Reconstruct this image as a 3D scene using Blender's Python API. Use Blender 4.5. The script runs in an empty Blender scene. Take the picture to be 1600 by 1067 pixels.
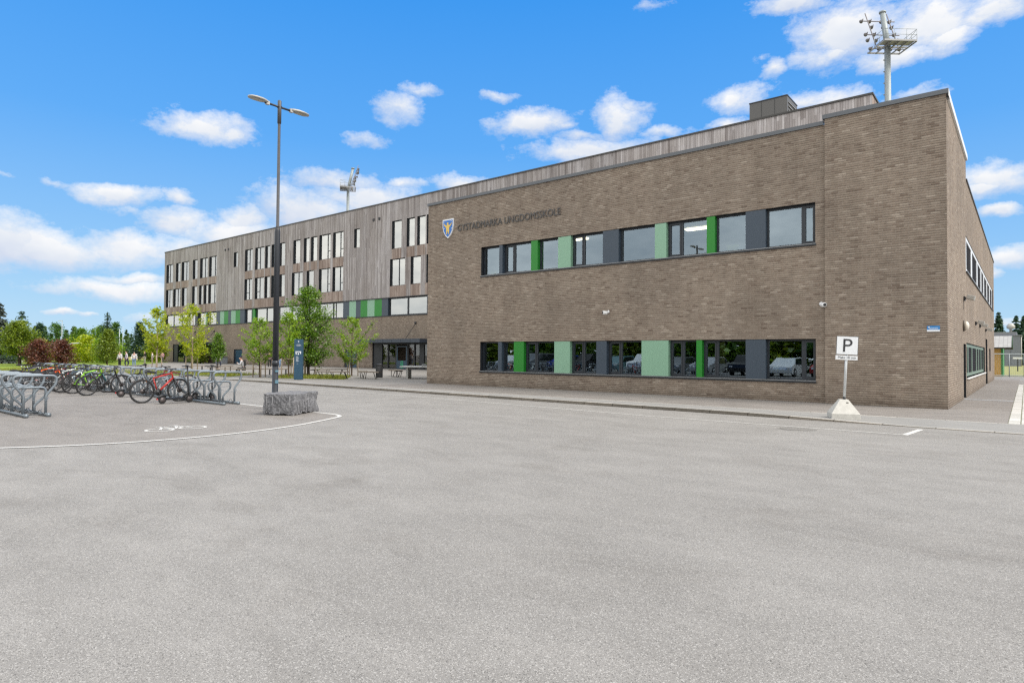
import bpy, bmesh, math, random
import numpy as np
from mathutils import Vector, Matrix
PI = math.pi
R = math.radians
rng = random.Random(7)
nrng = np.random.default_rng(11)
scene = bpy.context.scene
COL = scene.collection

# ------------------------------------------------------------------ mesh helpers
class MB:
    """collects faces (with uv and material index) for ONE mesh object"""
    def __init__(s):
        s.v = []; s.f = []; s.m = []; s.uv = []; s.sm = []
    def face(s, pts, m=0, uv=None, smooth=False):
        i = len(s.v); s.v += [tuple(p) for p in pts]
        s.f.append(tuple(range(i, i + len(pts)))); s.m.append(m); s.sm.append(smooth)
        s.uv += uv if uv else [(p[0], p[2]) for p in pts]
    def shared(s, vs, fs, m=0, smooth=True):
        i = len(s.v); s.v += [tuple(p) for p in vs]
        for f in fs:
            s.f.append(tuple(a + i for a in f)); s.m.append(m); s.sm.append(smooth)
            s.uv += [(vs[a][0], vs[a][2]) for a in f]
    def box(s, x0, x1, y0, y1, z0, z1, m=0, skip=''):
        F = {'-x': [(x0, y1, z0), (x0, y0, z0), (x0, y0, z1), (x0, y1, z1)],
             '+x': [(x1, y0, z0), (x1, y1, z0), (x1, y1, z1), (x1, y0, z1)],
             '-y': [(x0, y0, z0), (x1, y0, z0), (x1, y0, z1), (x0, y0, z1)],
             '+y': [(x1, y1, z0), (x0, y1, z0), (x0, y1, z1), (x1, y1, z1)],
             '-z': [(x0, y1, z0), (x1, y1, z0), (x1, y0, z0), (x0, y0, z0)],
             '+z': [(x0, y0, z1), (x1, y0, z1), (x1, y1, z1), (x0, y1, z1)]}
        for k, p in F.items():
            if k in skip.split(): continue
            if k[1] == 'x': uv = [(q[1], q[2]) for q in p]
            elif k[1] == 'y': uv = [(q[0], q[2]) for q in p]
            else: uv = [(q[0], q[1]) for q in p]
            s.face(p, m, uv)
    def obox(s, c, ax, ay, az, m=0):
        """oriented box: centre, half axis vectors"""
        c = Vector(c); ax = Vector(ax); ay = Vector(ay); az = Vector(az)
        P = [c + a * ax + b * ay + d * az for d in (-1, 1) for b in (-1, 1) for a in (-1, 1)]
        s.shared([tuple(p) for p in P], [(0, 2, 3, 1), (4, 5, 7, 6), (0, 1, 5, 4), (2, 6, 7, 3), (0, 4, 6, 2), (1, 3, 7, 5)], m, False)
    def tube(s, path, r, n=8, m=0, cap=True, closed=False):
        P = [Vector(p) for p in path]; N = len(P)
        rr = r if isinstance(r, (list, tuple)) else [r] * N
        vs = []; fs = []; up = None
        for i in range(N):
            a = P[(i - 1) % N] if (closed or i > 0) else P[i]
            b = P[(i + 1) % N] if (closed or i < N - 1) else P[i]
            t = (b - a)
            if t.length < 1e-9: t = Vector((0, 0, 1))
            t.normalize()
            if up is None:
                up = Vector((0, 0, 1)) if abs(t.z) < .9 else Vector((1, 0, 0))
            x = up - t * up.dot(t)
            if x.length < 1e-6: x = t.orthogonal()
            x.normalize(); y = t.cross(x); up = x
            for k in range(n):
                a_ = 2 * PI * k / n
                vs.append(tuple(P[i] + (x * math.cos(a_) + y * math.sin(a_)) * rr[i]))
        M = N if closed else N - 1
        for i in range(M):
            j = (i + 1) % N
            for k in range(n):
                l = (k + 1) % n
                fs.append((i * n + k, i * n + l, j * n + l, j * n + k))
        if cap and not closed:
            fs.append(tuple(range(n - 1, -1, -1))); fs.append(tuple((N - 1) * n + k for k in range(n)))
        s.shared(vs, fs, m)
    def lathe(s, prof, c=(0, 0, 0), n=20, m=0, axis='z'):
        vs = []; fs = []
        for (r, h) in prof:
            for k in range(n):
                a = 2 * PI * k / n
                if axis == 'z': p = (r * math.cos(a), r * math.sin(a), h)
                elif axis == 'y': p = (r * math.cos(a), h, r * math.sin(a))
                else: p = (h, r * math.cos(a), r * math.sin(a))
                vs.append((p[0] + c[0], p[1] + c[1], p[2] + c[2]))
        for i in range(len(prof) - 1):
            for k in range(n):
                l = (k + 1) % n
                fs.append((i * n + k, i * n + l, (i + 1) * n + l, (i + 1) * n + k))
        fs.append(tuple(range(n - 1, -1, -1))); fs.append(tuple((len(prof) - 1) * n + k for k in range(n)))
        s.shared(vs, fs, m)
    def prism(s, poly, y0, y1, m=0):
        """polygon in xz extruded along y (counter-clockwise seen from -y)"""
        n = len(poly)
        s.face([(p[0], y0, p[1]) for p in poly], m)
        s.face([(p[0], y1, p[1]) for p in reversed(poly)], m)
        for i in range(n):
            a, b = poly[i], poly[(i + 1) % n]
            s.face([(b[0], y0, b[1]), (a[0], y0, a[1]), (a[0], y1, a[1]), (b[0], y1, b[1])], m)
    def build(s, name, mats, parent=None, loc=None, bevel=0):
        me = bpy.data.meshes.new(name)
        me.from_pydata(s.v, [], s.f)
        uvl = me.uv_layers.new(name='UVMap')
        uvl.data.foreach_set('uv', np.array(s.uv, dtype=np.float32).ravel())
        if not isinstance(mats, (list, tuple)): mats = [mats]
        for m in mats: me.materials.append(m)
        me.polygons.foreach_set('material_index', s.m)
        me.polygons.foreach_set('use_smooth', s.sm)
        me.update()
        o = bpy.data.objects.new(name, me); COL.objects.link(o)
        if loc is not None: o.location = loc
        if parent is not None: o.parent = parent
        if bevel:
            bm = bmesh.new(); bm.from_mesh(me)
            bmesh.ops.remove_doubles(bm, verts=bm.verts, dist=1e-5)
            bmesh.ops.bevel(bm, geom=[e for e in bm.edges if e.calc_face_angle(0) > .6], offset=bevel, segments=2, affect='EDGES', profile=.6)
            bm.to_mesh(me); bm.free()
        return o

def tag(o, label=None, cat=None, group=None, kind=None):
    if label: o['label'] = label
    if cat: o['category'] = cat
    if group: o['group'] = group
    if kind: o['kind'] = kind
    return o
def thing(name, label, cat, loc=(0, 0, 0), rz=0, group=None):
    o = bpy.data.objects.new(name, None); COL.objects.link(o)
    o.location = loc; o.rotation_euler = (0, 0, rz); o.empty_display_size = .2
    return tag(o, label, cat, group)
def kids(o): return [c for c in ALLOBJ() if c.parent == o]
def ALLOBJ(): return list(COL.objects)
def copy_tree(root, loc, rz, label, group=None):
    r = root.copy(); COL.objects.link(r); r.location = loc; r.rotation_euler = (0, 0, rz); r['label'] = label
    if group: r['group'] = group
    for c in list(root.children):
        k = c.copy(); COL.objects.link(k); k.parent = r
        for g in list(c.children):
            h = g.copy(); COL.objects.link(h); h.parent = k
    return r

# ------------------------------------------------------------------ materials
def new_mat(name):
    m = bpy.data.materials.new(name); m.use_nodes = True
    nt = m.node_tree; nt.nodes.clear()
    out = nt.nodes.new('ShaderNodeOutputMaterial')
    return m, nt, out
def N(nt, typ, **kw):
    n = nt.nodes.new(typ)
    for k, v in kw.items():
        if k.startswith('i_'): n.inputs[int(k[2:])].default_value = v
        else: setattr(n, k, v)
    return n
def ramp(nt, fac, stops, interp='LINEAR'):
    n = nt.nodes.new('ShaderNodeValToRGB'); n.color_ramp.interpolation = interp
    e = n.color_ramp.elements
    while len(e) < len(stops): e.new(.5)
    for i, (p, c) in enumerate(stops):
        e[i].position = p; e[i].color = (*c, 1) if len(c) == 3 else c
    nt.links.new(fac, n.inputs[0]); return n.outputs[0]
def mixc(nt, fac, a, b, mode='MIX'):
    n = nt.nodes.new('ShaderNodeMix'); n.data_type = 'RGBA'; n.blend_type = mode
    for sock, v in ((n.inputs[0], fac), (n.inputs[6], a), (n.inputs[7], b)):
        if hasattr(v, 'is_linked') or hasattr(v, 'links'): nt.links.new(v, sock)
        else: sock.default_value = (*v, 1) if isinstance(v, tuple) and len(v) == 3 else v
    return n.outputs[2]
def math_(nt, op, a, b=None, c=None, clamp=False):
    n = nt.nodes.new('ShaderNodeMath'); n.operation = op; n.use_clamp = clamp
    for i, v in enumerate((a, b, c)):
        if v is None: continue
        if hasattr(v, 'links'): nt.links.new(v, n.inputs[i])
        else: n.inputs[i].default_value = v
    return n.outputs[0]
def noise(nt, vec, scale, detail=3, rough=.5, dist=0):
    n = nt.nodes.new('ShaderNodeTexNoise'); n.inputs['Scale'].default_value = scale
    n.inputs['Detail'].default_value = detail; n.inputs['Roughness'].default_value = rough; n.inputs['Distortion'].default_value = dist
    if vec is not None: nt.links.new(vec, n.inputs['Vector'])
    return n.outputs[0]
def mapping(nt, vec, scale=(1, 1, 1), loc=(0, 0, 0), rot=(0, 0, 0)):
    n = nt.nodes.new('ShaderNodeMapping'); n.inputs['Scale'].default_value = scale
    n.inputs['Location'].default_value = loc; n.inputs['Rotation'].default_value = rot
    nt.links.new(vec, n.inputs[0]); return n.outputs[0]
def bsdf(nt, out, color, rough=.6, metal=0, spec=.5, bump=None, bstr=.3, bdist=.01):
    b = nt.nodes.new('ShaderNodeBsdfPrincipled')
    if hasattr(color, 'links'): nt.links.new(color, b.inputs['Base Color'])
    else: b.inputs['Base Color'].default_value = (*color, 1)
    if hasattr(rough, 'links'): nt.links.new(rough, b.inputs['Roughness'])
    else: b.inputs['Roughness'].default_value = rough
    b.inputs['Metallic'].default_value = metal
    b.inputs['Specular IOR Level'].default_value = spec
    if bump is not None:
        bn = nt.nodes.new('ShaderNodeBump'); bn.inputs['Strength'].default_value = bstr; bn.inputs['Distance'].default_value = bdist
        nt.links.new(bump, bn.inputs['Height']); nt.links.new(bn.outputs[0], b.inputs['Normal'])
    nt.links.new(b.outputs[0], out.inputs[0]); return b
def coords(nt, which='Object'):
    return nt.nodes.new('ShaderNodeTexCoord').outputs[which]
def position(nt): return nt.nodes.new('ShaderNodeNewGeometry').outputs['Position']
_cache = {}
def plain(name, col, rough=.55, metal=0, var=.12, scale=6, bstr=.05, spec=.5):
    """painted / moulded surface with a little tonal wear"""
    if name in _cache: return _cache[name]
    m, nt, out = new_mat(name)
    p = coords(nt)
    n1 = noise(nt, p, scale, 4, .6)
    c = mixc(nt, n1, tuple(max(0, x * (1 - var)) for x in col), tuple(min(1, x * (1 + var)) for x in col))
    rr = math_(nt, 'MULTIPLY_ADD', n1, .2, rough - .1, clamp=True)
    bsdf(nt, out, c, rr, metal, spec, noise(nt, p, scale * 8, 2), bstr, .003)
    _cache[name] = m; return m

def brick_mat():
    m, nt, out = new_mat('brown_brick')
    uv = coords(nt, 'UV')
    br = nt.nodes.new('ShaderNodeTexBrick'); nt.links.new(uv, br.inputs['Vector'])
    br.offset = .5; br.offset_frequency = 2
    br.inputs['Scale'].default_value = 1
    br.inputs['Color1'].default_value = (0, 0, 0, 1); br.inputs['Color2'].default_value = (1, 1, 1, 1); br.inputs['Mortar'].default_value = (.5, .5, .5, 1)
    br.inputs['Mortar Size'].default_value = .008; br.inputs['Mortar Smooth'].default_value = .4
    br.inputs['Brick Width'].default_value = .228; br.inputs['Row Height'].default_value = .0725
    # fired tone per brick, kept narrow, with a few dark headers
    c = ramp(nt, br.outputs['Color'], [(0, (.178, .135, .106)), (.05, (.226, .178, .142)), (.16, (.260, .209, .168)), (.55, (.281, .231, .187)), (.9, (.305, .254, .208)), (1, (.39, .335, .28))])
    big = noise(nt, uv, .35, 4, .6)
    c = mixc(nt, 1.0, c, ramp(nt, big, [(.3, (.82, .82, .82)), (.7, (1.14, 1.13, 1.11))]), 'MULTIPLY')
    fine = noise(nt, mapping(nt, uv, (22, 60, 1)), 1, 3, .7)
    c = mixc(nt, 1.0, c, ramp(nt, fine, [(.25, (.72, .71, .70)), (.75, (1.28, 1.27, 1.26))]), 'MULTIPLY')
    c = mixc(nt, math_(nt, 'MULTIPLY', br.outputs['Fac'], .62), c, (.345, .305, .265))
    hl_ = None
    # raked bed joints: recess shadow painted dark under every course, broken up along the wall
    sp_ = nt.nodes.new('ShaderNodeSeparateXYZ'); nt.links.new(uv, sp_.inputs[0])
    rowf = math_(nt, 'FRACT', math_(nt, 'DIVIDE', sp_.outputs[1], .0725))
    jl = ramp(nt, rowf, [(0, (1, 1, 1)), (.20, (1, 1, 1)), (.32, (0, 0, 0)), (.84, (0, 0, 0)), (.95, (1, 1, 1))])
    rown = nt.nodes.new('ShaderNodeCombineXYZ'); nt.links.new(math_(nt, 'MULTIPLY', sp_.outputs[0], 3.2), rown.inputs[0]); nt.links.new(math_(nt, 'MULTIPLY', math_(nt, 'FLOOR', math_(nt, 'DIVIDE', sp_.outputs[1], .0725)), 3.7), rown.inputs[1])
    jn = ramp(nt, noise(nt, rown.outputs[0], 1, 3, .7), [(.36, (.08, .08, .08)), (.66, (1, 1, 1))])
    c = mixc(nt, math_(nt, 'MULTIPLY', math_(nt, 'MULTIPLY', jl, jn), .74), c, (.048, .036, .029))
    hi = ramp(nt, rowf, [(.30, (0, 0, 0)), (.40, (1, 1, 1)), (.52, (1, 1, 1)), (.64, (0, 0, 0))])  # painted highlight along the arris of each course
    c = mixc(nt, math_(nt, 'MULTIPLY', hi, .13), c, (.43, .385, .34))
    # pale lime spots and a foot darkening towards the ground
    sp = noise(nt, mapping(nt, uv, (6, 14, 1)), 1, 2, .5)
    c = mixc(nt, ramp(nt, sp, [(.765, (0, 0, 0)), (.80, (.7, .7, .7))]), c, (.46, .42, .37))
    drip = noise(nt, mapping(nt, uv, (1.6, .12, 1)), 1, 4, .65)
    c = mixc(nt, 1.0, c, ramp(nt, drip, [(.32, (.88, .875, .87)), (.6, (1.03, 1.03, 1.03))]), 'MULTIPLY')
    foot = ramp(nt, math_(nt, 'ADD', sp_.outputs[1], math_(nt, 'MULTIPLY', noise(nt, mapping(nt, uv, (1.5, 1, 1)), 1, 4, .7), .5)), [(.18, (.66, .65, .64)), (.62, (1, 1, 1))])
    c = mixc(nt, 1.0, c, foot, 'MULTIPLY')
    h = math_(nt, 'SUBTRACT', math_(nt, 'MULTIPLY', fine, .5), math_(nt, 'MAXIMUM', br.outputs['Fac'], jl))
    bsdf(nt, out, c, .9, 0, .2, h, .7, .012)
    return m
def timber_mat(name, warm, tone=1.0):
    m, nt, out = new_mat(name)
    uv = coords(nt, 'UV')
    sep = nt.nodes.new('ShaderNodeSeparateXYZ'); nt.links.new(uv, sep.inputs[0])
    bw = .16
    idx = math_(nt, 'FLOOR', math_(nt, 'DIVIDE', sep.outputs[0], bw))
    wn = nt.nodes.new('ShaderNodeTexWhiteNoise'); wn.noise_dimensions = '1D'; nt.links.new(idx, wn.inputs['W'])
    fr = math_(nt, 'FRACT', math_(nt, 'DIVIDE', sep.outputs[0], bw))
    # board lengths change the tone up the wall too
    wn2 = nt.nodes.new('ShaderNodeTexWhiteNoise'); wn2.noise_dimensions = '2D'
    cb = nt.nodes.new('ShaderNodeCombineXYZ'); nt.links.new(idx, cb.inputs[0])
    nt.links.new(math_(nt, 'FLOOR', math_(nt, 'MULTIPLY_ADD', sep.outputs[1], .28, math_(nt, 'MULTIPLY', wn.outputs[0], 5))), cb.inputs[1])
    nt.links.new(cb.outputs[0], wn2.inputs['Vector'])
    t = math_(nt, 'MULTIPLY_ADD', wn2.outputs[0], .6, math_(nt, 'MULTIPLY', wn.outputs[0], .4))
    if warm: st = [(0, (.22, .165, .142)), (.5, (.33, .268, .238)), (1, (.44, .375, .335))]
    else: st = [(0, (.225, .205, .196)), (.5, (.362, .340, .330)), (1, (.49, .47, .46))]
    c = ramp(nt, t, st)
    if tone != 1.0: c = mixc(nt, 1.0, c, (tone * .995, tone, tone * 1.035), 'MULTIPLY')
    grain = noise(nt, mapping(nt, uv, (16, .7, 1)), 1, 4, .65)
    c = mixc(nt, 1.0, c, ramp(nt, grain, [(.25, (.68, .66, .64)), (.75, (1.22, 1.22, 1.22))]), 'MULTIPLY')
    stain = noise(nt, mapping(nt, uv, (.5, .16, 1)), 1, 4, .6)
    c = mixc(nt, 1.0, c, ramp(nt, stain, [(.35, (.86, .83, .80)), (.65, (1.1, 1.1, 1.1))]), 'MULTIPLY')
    gap = ramp(nt, fr, [(0, (1, 1, 1)), (.05, (0, 0, 0)), (.93, (0, 0, 0)), (1, (1, 1, 1))])
    c = mixc(nt, math_(nt, 'MULTIPLY', gap, .72), c, (.045, .038, .032))
    bsdf(nt, out, c, .85, 0, .25, math_(nt, 'SUBTRACT', math_(nt, 'MULTIPLY', grain, .3), gap), .6, .012)
    return m
def asphalt_mat(name, c0, c1, tint=(1, 1, 1), fine=1.05, patch=1.0):
    m, nt, out = new_mat(name)
    p = position(nt)
    big = noise(nt, p, .16, 5, .6, .6)
    mid = noise(nt, mapping(nt, p, (1, 2.2, 1), rot=(0, 0, .6)), .9, 4, .65)
    c = mixc(nt, ramp(nt, big, [(.3, (0, 0, 0)), (.7, (1, 1, 1))]), c0, c1)
    c = mixc(nt, 1.0, c, ramp(nt, mid, [(.3, (1 - .12 * patch,) * 3), (.7, (1 + .10 * patch,) * 3)]), 'MULTIPLY')
    ag = noise(nt, p, 230, 2, .65)
    c = mixc(nt, 1.0, c, ramp(nt, ag, [(.28, (1 - .52 * fine,) * 3), (.5, (1, 1, 1)), (.72, (1 + .42 * fine,) * 3)]), 'MULTIPLY')
    vo = nt.nodes.new('ShaderNodeTexVoronoi'); vo.inputs['Scale'].default_value = 170; nt.links.new(p, vo.inputs['Vector'])
    sepc = nt.nodes.new('ShaderNodeSeparateColor'); nt.links.new(vo.outputs['Color'], sepc.inputs[0])
    c = mixc(nt, ramp(nt, sepc.outputs[0], [(.86, (0, 0, 0)), (.88, (.55 * fine,) * 3)]), c, (.50, .485, .46))
    c = mixc(nt, ramp(nt, sepc.outputs[1], [(.90, (0, 0, 0)), (.92, (.6 * fine,) * 3)]), c, (.075, .072, .068))
    c = mixc(nt, 1.0, c, tint, 'MULTIPLY')
    # oil and tyre stains
    st = noise(nt, mapping(nt, p, (.35, .55, 1), rot=(0, 0, -.5)), 1.0, 5, .7, 1.5)
    c = mixc(nt, ramp(nt, st, [(.52, (0, 0, 0)), (.74, (.55, .55, .55))]), c, mixc(nt, 1.0, c, (.70, .68, .66), 'MULTIPLY'))
    bsdf(nt, out, c, .9, 0, .25, ag, .35, .006)
    return m
def leaf_mat(name, c0, c1, c2, trans=.45):
    m, nt, out = new_mat(name)
    g = nt.nodes.new('ShaderNodeNewGeometry')
    c = ramp(nt, g.outputs['Random Per Island'], [(0, c0), (.5, c1), (1, c2)])
    n1 = noise(nt, coords(nt), 1.3, 2)
    c = mixc(nt, 1.0, c, ramp(nt, n1, [(.3, (.75, .8, .7)), (.7, (1.2, 1.15, 1.1))]), 'MULTIPLY')
    d = nt.nodes.new('ShaderNodeBsdfDiffuse'); nt.links.new(c, d.inputs[0])
    t = nt.nodes.new('ShaderNodeBsdfTranslucent'); nt.links.new(mixc(nt, 1.0, c, (1.25, 1.2, .6), 'MULTIPLY'), t.inputs[0])
    mx = nt.nodes.new('ShaderNodeMixShader'); mx.inputs[0].default_value = trans
    nt.links.new(d.outputs[0], mx.inputs[1]); nt.links.new(t.outputs[0], mx.inputs[2])
    gl = nt.nodes.new('ShaderNodeBsdfGlossy'); gl.inputs['Roughness'].default_value = .45; gl.inputs[0].default_value = (.9, 1, .9, 1)
    m2 = nt.nodes.new('ShaderNodeMixShader'); m2.inputs[0].default_value = .05
    nt.links.new(mx.outputs[0], m2.inputs[1]); nt.links.new(gl.outputs[0], m2.inputs[2])
    nt.links.new(m2.outputs[0], out.inputs[0]); return m
def bark_mat(name, c):
    m, nt, out = new_mat(name)
    p = coords(nt); n1 = noise(nt, mapping(nt, p, (14, 14, 3)), 1, 4, .6)
    bsdf(nt, out, mixc(nt, n1, tuple(x * .6 for x in c), tuple(x * 1.4 for x in c)), .9, 0, .2, n1, .6, .02)
    return m
def glass_mat(name, tint, ior, rough=0.0, refl=(.95, .98, .97), wob=.05):
    m, nt, out = new_mat(name)
    fr = nt.nodes.new('ShaderNodeFresnel'); fr.inputs[0].default_value = ior
    p = coords(nt); w = noise(nt, p, .9, 1)
    bn = nt.nodes.new('ShaderNodeBump'); bn.inputs['Strength'].default_value = wob; bn.inputs['Distance'].default_value = .01
    nt.links.new(w, bn.inputs['Height'])
    tr = nt.nodes.new('ShaderNodeBsdfTransparent'); tr.inputs[0].default_value = (*tint, 1)
    gl = nt.nodes.new('ShaderNodeBsdfGlossy'); gl.inputs['Roughness'].default_value = rough; gl.inputs[0].default_value = (*refl, 1)
    nt.links.new(bn.outputs[0], gl.inputs['Normal'])
    mx = nt.nodes.new('ShaderNodeMixShader'); nt.links.new(fr.outputs[0], mx.inputs[0])
    nt.links.new(tr.outputs[0], mx.inputs[1]); nt.links.new(gl.outputs[0], mx.inputs[2])
    nt.links.new(mx.outputs[0], out.inputs[0]); return m
def emit_mat(name, c, s):
    m, nt, out = new_mat(name)
    e = nt.nodes.new('ShaderNodeEmission'); e.inputs[0].default_value = (*c, 1); e.inputs[1].default_value = s
    nt.links.new(e.outputs[0], out.inputs[0]); return m

BRICK = brick_mat()
TIMBER = timber_mat('weathered_timber', False, .98)
TIMBER_WARM = timber_mat('brown_timber', True, 1.0)
TIMBER_PALE = timber_mat('bleached_timber', False, 1.25)
NAVY = plain('dark_frame_paint', (.020, .026, .035), .42)
REVEAL = plain('dark_reveal_metal', (.014, .017, .022), .5)
PAN_DARK = plain('blue_grey_panel', (.042, .062, .088), .45, var=.06, scale=1.2)
PAN_GREEN = plain('leaf_green_panel', (.012, .205, .016), .42, var=.06, scale=1.2)
PAN_LIGHT = plain('pale_green_panel', (.225, .405, .285), .45, var=.05, scale=1.2)
COPING = plain('grey_coping_metal', (.115, .125, .138), .45, .3, .08, 1.5)
COPING_WHITE = plain('white_coping_metal', (.74, .74, .73), .4)
SILL = plain('sill_metal', (.28, .29, .30), .4, .4)
GLASS_F = glass_mat('coated_glass', (.62, .70, .68), 3.0, 0, (.70, .87, 1.0))
GLASS_S = glass_mat('side_glass', (.85, .88, .86), 1.4)
GLASS_T = glass_mat('upper_coated_glass', (.55, .6, .58), 5.2, 0, (.97, .99, .96), .0)
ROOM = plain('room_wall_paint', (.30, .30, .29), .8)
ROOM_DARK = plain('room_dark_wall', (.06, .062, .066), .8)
CEIL_LAMP = emit_mat('ceiling_lamp_glow', (1, .82, .58), 5.0)
GALV = plain('galvanised_steel', (.19, .222, .25), .45, .45, .22, 9)
GALV_LIGHT = plain('mast_steel', (.30, .335, .34), .55, .3, .12, 2)
BLACK = plain('black_paint', (.018, .019, .022), .4)
RUBBER = plain('black_rubber', (.020, .020, .021), .8)
WHITE = plain('white_paint', (.78, .79, .80), .45, var=.05)
SIGN_WHITE = plain('sign_white', (.80, .82, .84), .35, var=.03)
CHROME = plain('worn_alloy', (.45, .46, .47), .3, .85)
CONCRETE = plain('pale_concrete', (.52, .508, .47), .9, 0, .24, 9, .5)
WOOD = plain('bench_wood', (.20, .165, .13), .8, 0, .3, 12)
STAKE = plain('stake_wood', (.36, .29, .21), .85, 0, .25, 9)
LAMP_BODY = plain('lamp_head_grey', (.40, .39, .36), .5, .2)
LAMP_POLE = plain('lamp_pole_paint', (.022, .026, .034), .42)
LENS = plain('lamp_lens', (.40, .38, .33), .25)
DKBLUE = plain('pylon_blue', (.022, .062, .105), .38, var=.06)
SKIN = plain('skin', (.48, .30, .22), .6)
# ------------------------------------------------------------------ sky
CLOUDS = [(1.1402, 0.3113, 0.0658, 0.0209, 1.1), (1.0955, 0.3075, 0.0257, 0.012, 1), (1.2429, 0.2101, 0.044, 0.0141, 1), (1.1765, 0.2152, 0.019, 0.0112, 1), (1.3801, 0.1366, 0.072, 0.0322, 1.15), (1.3102, 0.1319, 0.0802, 0.0243, 1.1), (1.2253, 0.1385, 0.0972, 0.0223, 1), (1.168, 0.1832, 0.0399, 0.021, 1), (1.106, 0.1711, 0.0677, 0.0253, 1), (1.0892, 0.1907, 0.0387, 0.0217, 1), (1.0003, 0.2118, 0.0735, 0.0353, 1.05), (0.9253, 0.2358, 0.0768, 0.0263, 1), (0.9542, 0.2571, 0.0587, 0.0166, 1), (0.8671, 0.2581, 0.0296, 0.0085, 0.8), (1.2537, 0.085, 0.0793, 0.0128, 1), (1.2208, 0.0992, 0.045, 0.0069, 0.8), (1.3086, 0.0493, 0.0174, 0.0041, 0.9), (1.2813, 0.0488, 0.0111, 0.0034, 0.9), (0.8665, 0.3696, 0.0356, 0.0229, 0.8), (0.839, 0.3977, 0.024, 0.0069, 0.468), (0.7051, 0.3923, 0.0266, 0.007, 0.75), (0.6576, 0.3542, 0.0673, 0.0199, 1.05), (0.6046, 0.3473, 0.0305, 0.0091, 0.8), (0.5639, 0.3134, 0.1054, 0.0157, 1), (0.5161, 0.3579, 0.0318, 0.0285, 0.8), (0.4944, 0.3745, 0.0276, 0.0105, 0.504), (0.5792, 0.3331, 0.0404, 0.0091, 0.8), (0.3377, 0.3696, 0.038, 0.0186, 0.95), (0.3422, 0.3402, 0.0363, 0.0086, 0.85), (0.2211, 0.354, 0.0656, 0.0106, 0.75), (0.3152, 0.4188, 0.0125, 0.0064, 0.432), (0.2888, 0.4046, 0.0157, 0.0113, 0.75), (0.1885, 0.4343, 0.0715, 0.036, 1.2), (0.1052, 0.42, 0.0684, 0.0289, 1.2), (0.0771, 0.4024, 0.0346, 0.0187, 1.0), (0.2627, 0.476, 0.0513, 0.0105, 1), (0.0235, 0.4173, 0.0513, 0.0151, 1.1), (0.2209, 0.4097, 0.0493, 0.014, 0.9), (0.1347, 0.3895, 0.0448, 0.0136, 0.9), (0.1093, 0.3385, 0.0289, 0.0077, 0.504), (0.0346, 0.2228, 0.0376, 0.0202, 1.15), (0.0478, 0.2106, 0.0198, 0.011, 1), (0.0253, 0.1816, 0.0204, 0.0063, 1.0), (0.0143, 0.1238, 0.0301, 0.0158, 1.1), (0.0354, 0.1039, 0.0129, 0.0096, 0.8), (0.772, 0.2649, 0.0425, 0.0105, 1), (0.4502, 0.3318, 0.0348, 0.0072, 0.468), (1.362, 0.2115, 0.0173, 0.0053, 0.468), (1.3104, 0.2131, 0.0147, 0.0047, 0.432), (1.2299, 0.1891, 0.0149, 0.0051, 0.396), (0.9264, 0.3205, 0.0231, 0.0072, 0.432), (0.4654, 0.4979, 0.0235, 0.0078, 0.396), (0.0167, 0.0445, 0.0226, 0.0056, 0.9), (1.2086, 0.0501, 0.0228, 0.0088, 0.504), (0.1425, 0.3306, 0.015, 0.0079, 0.432)]
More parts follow.
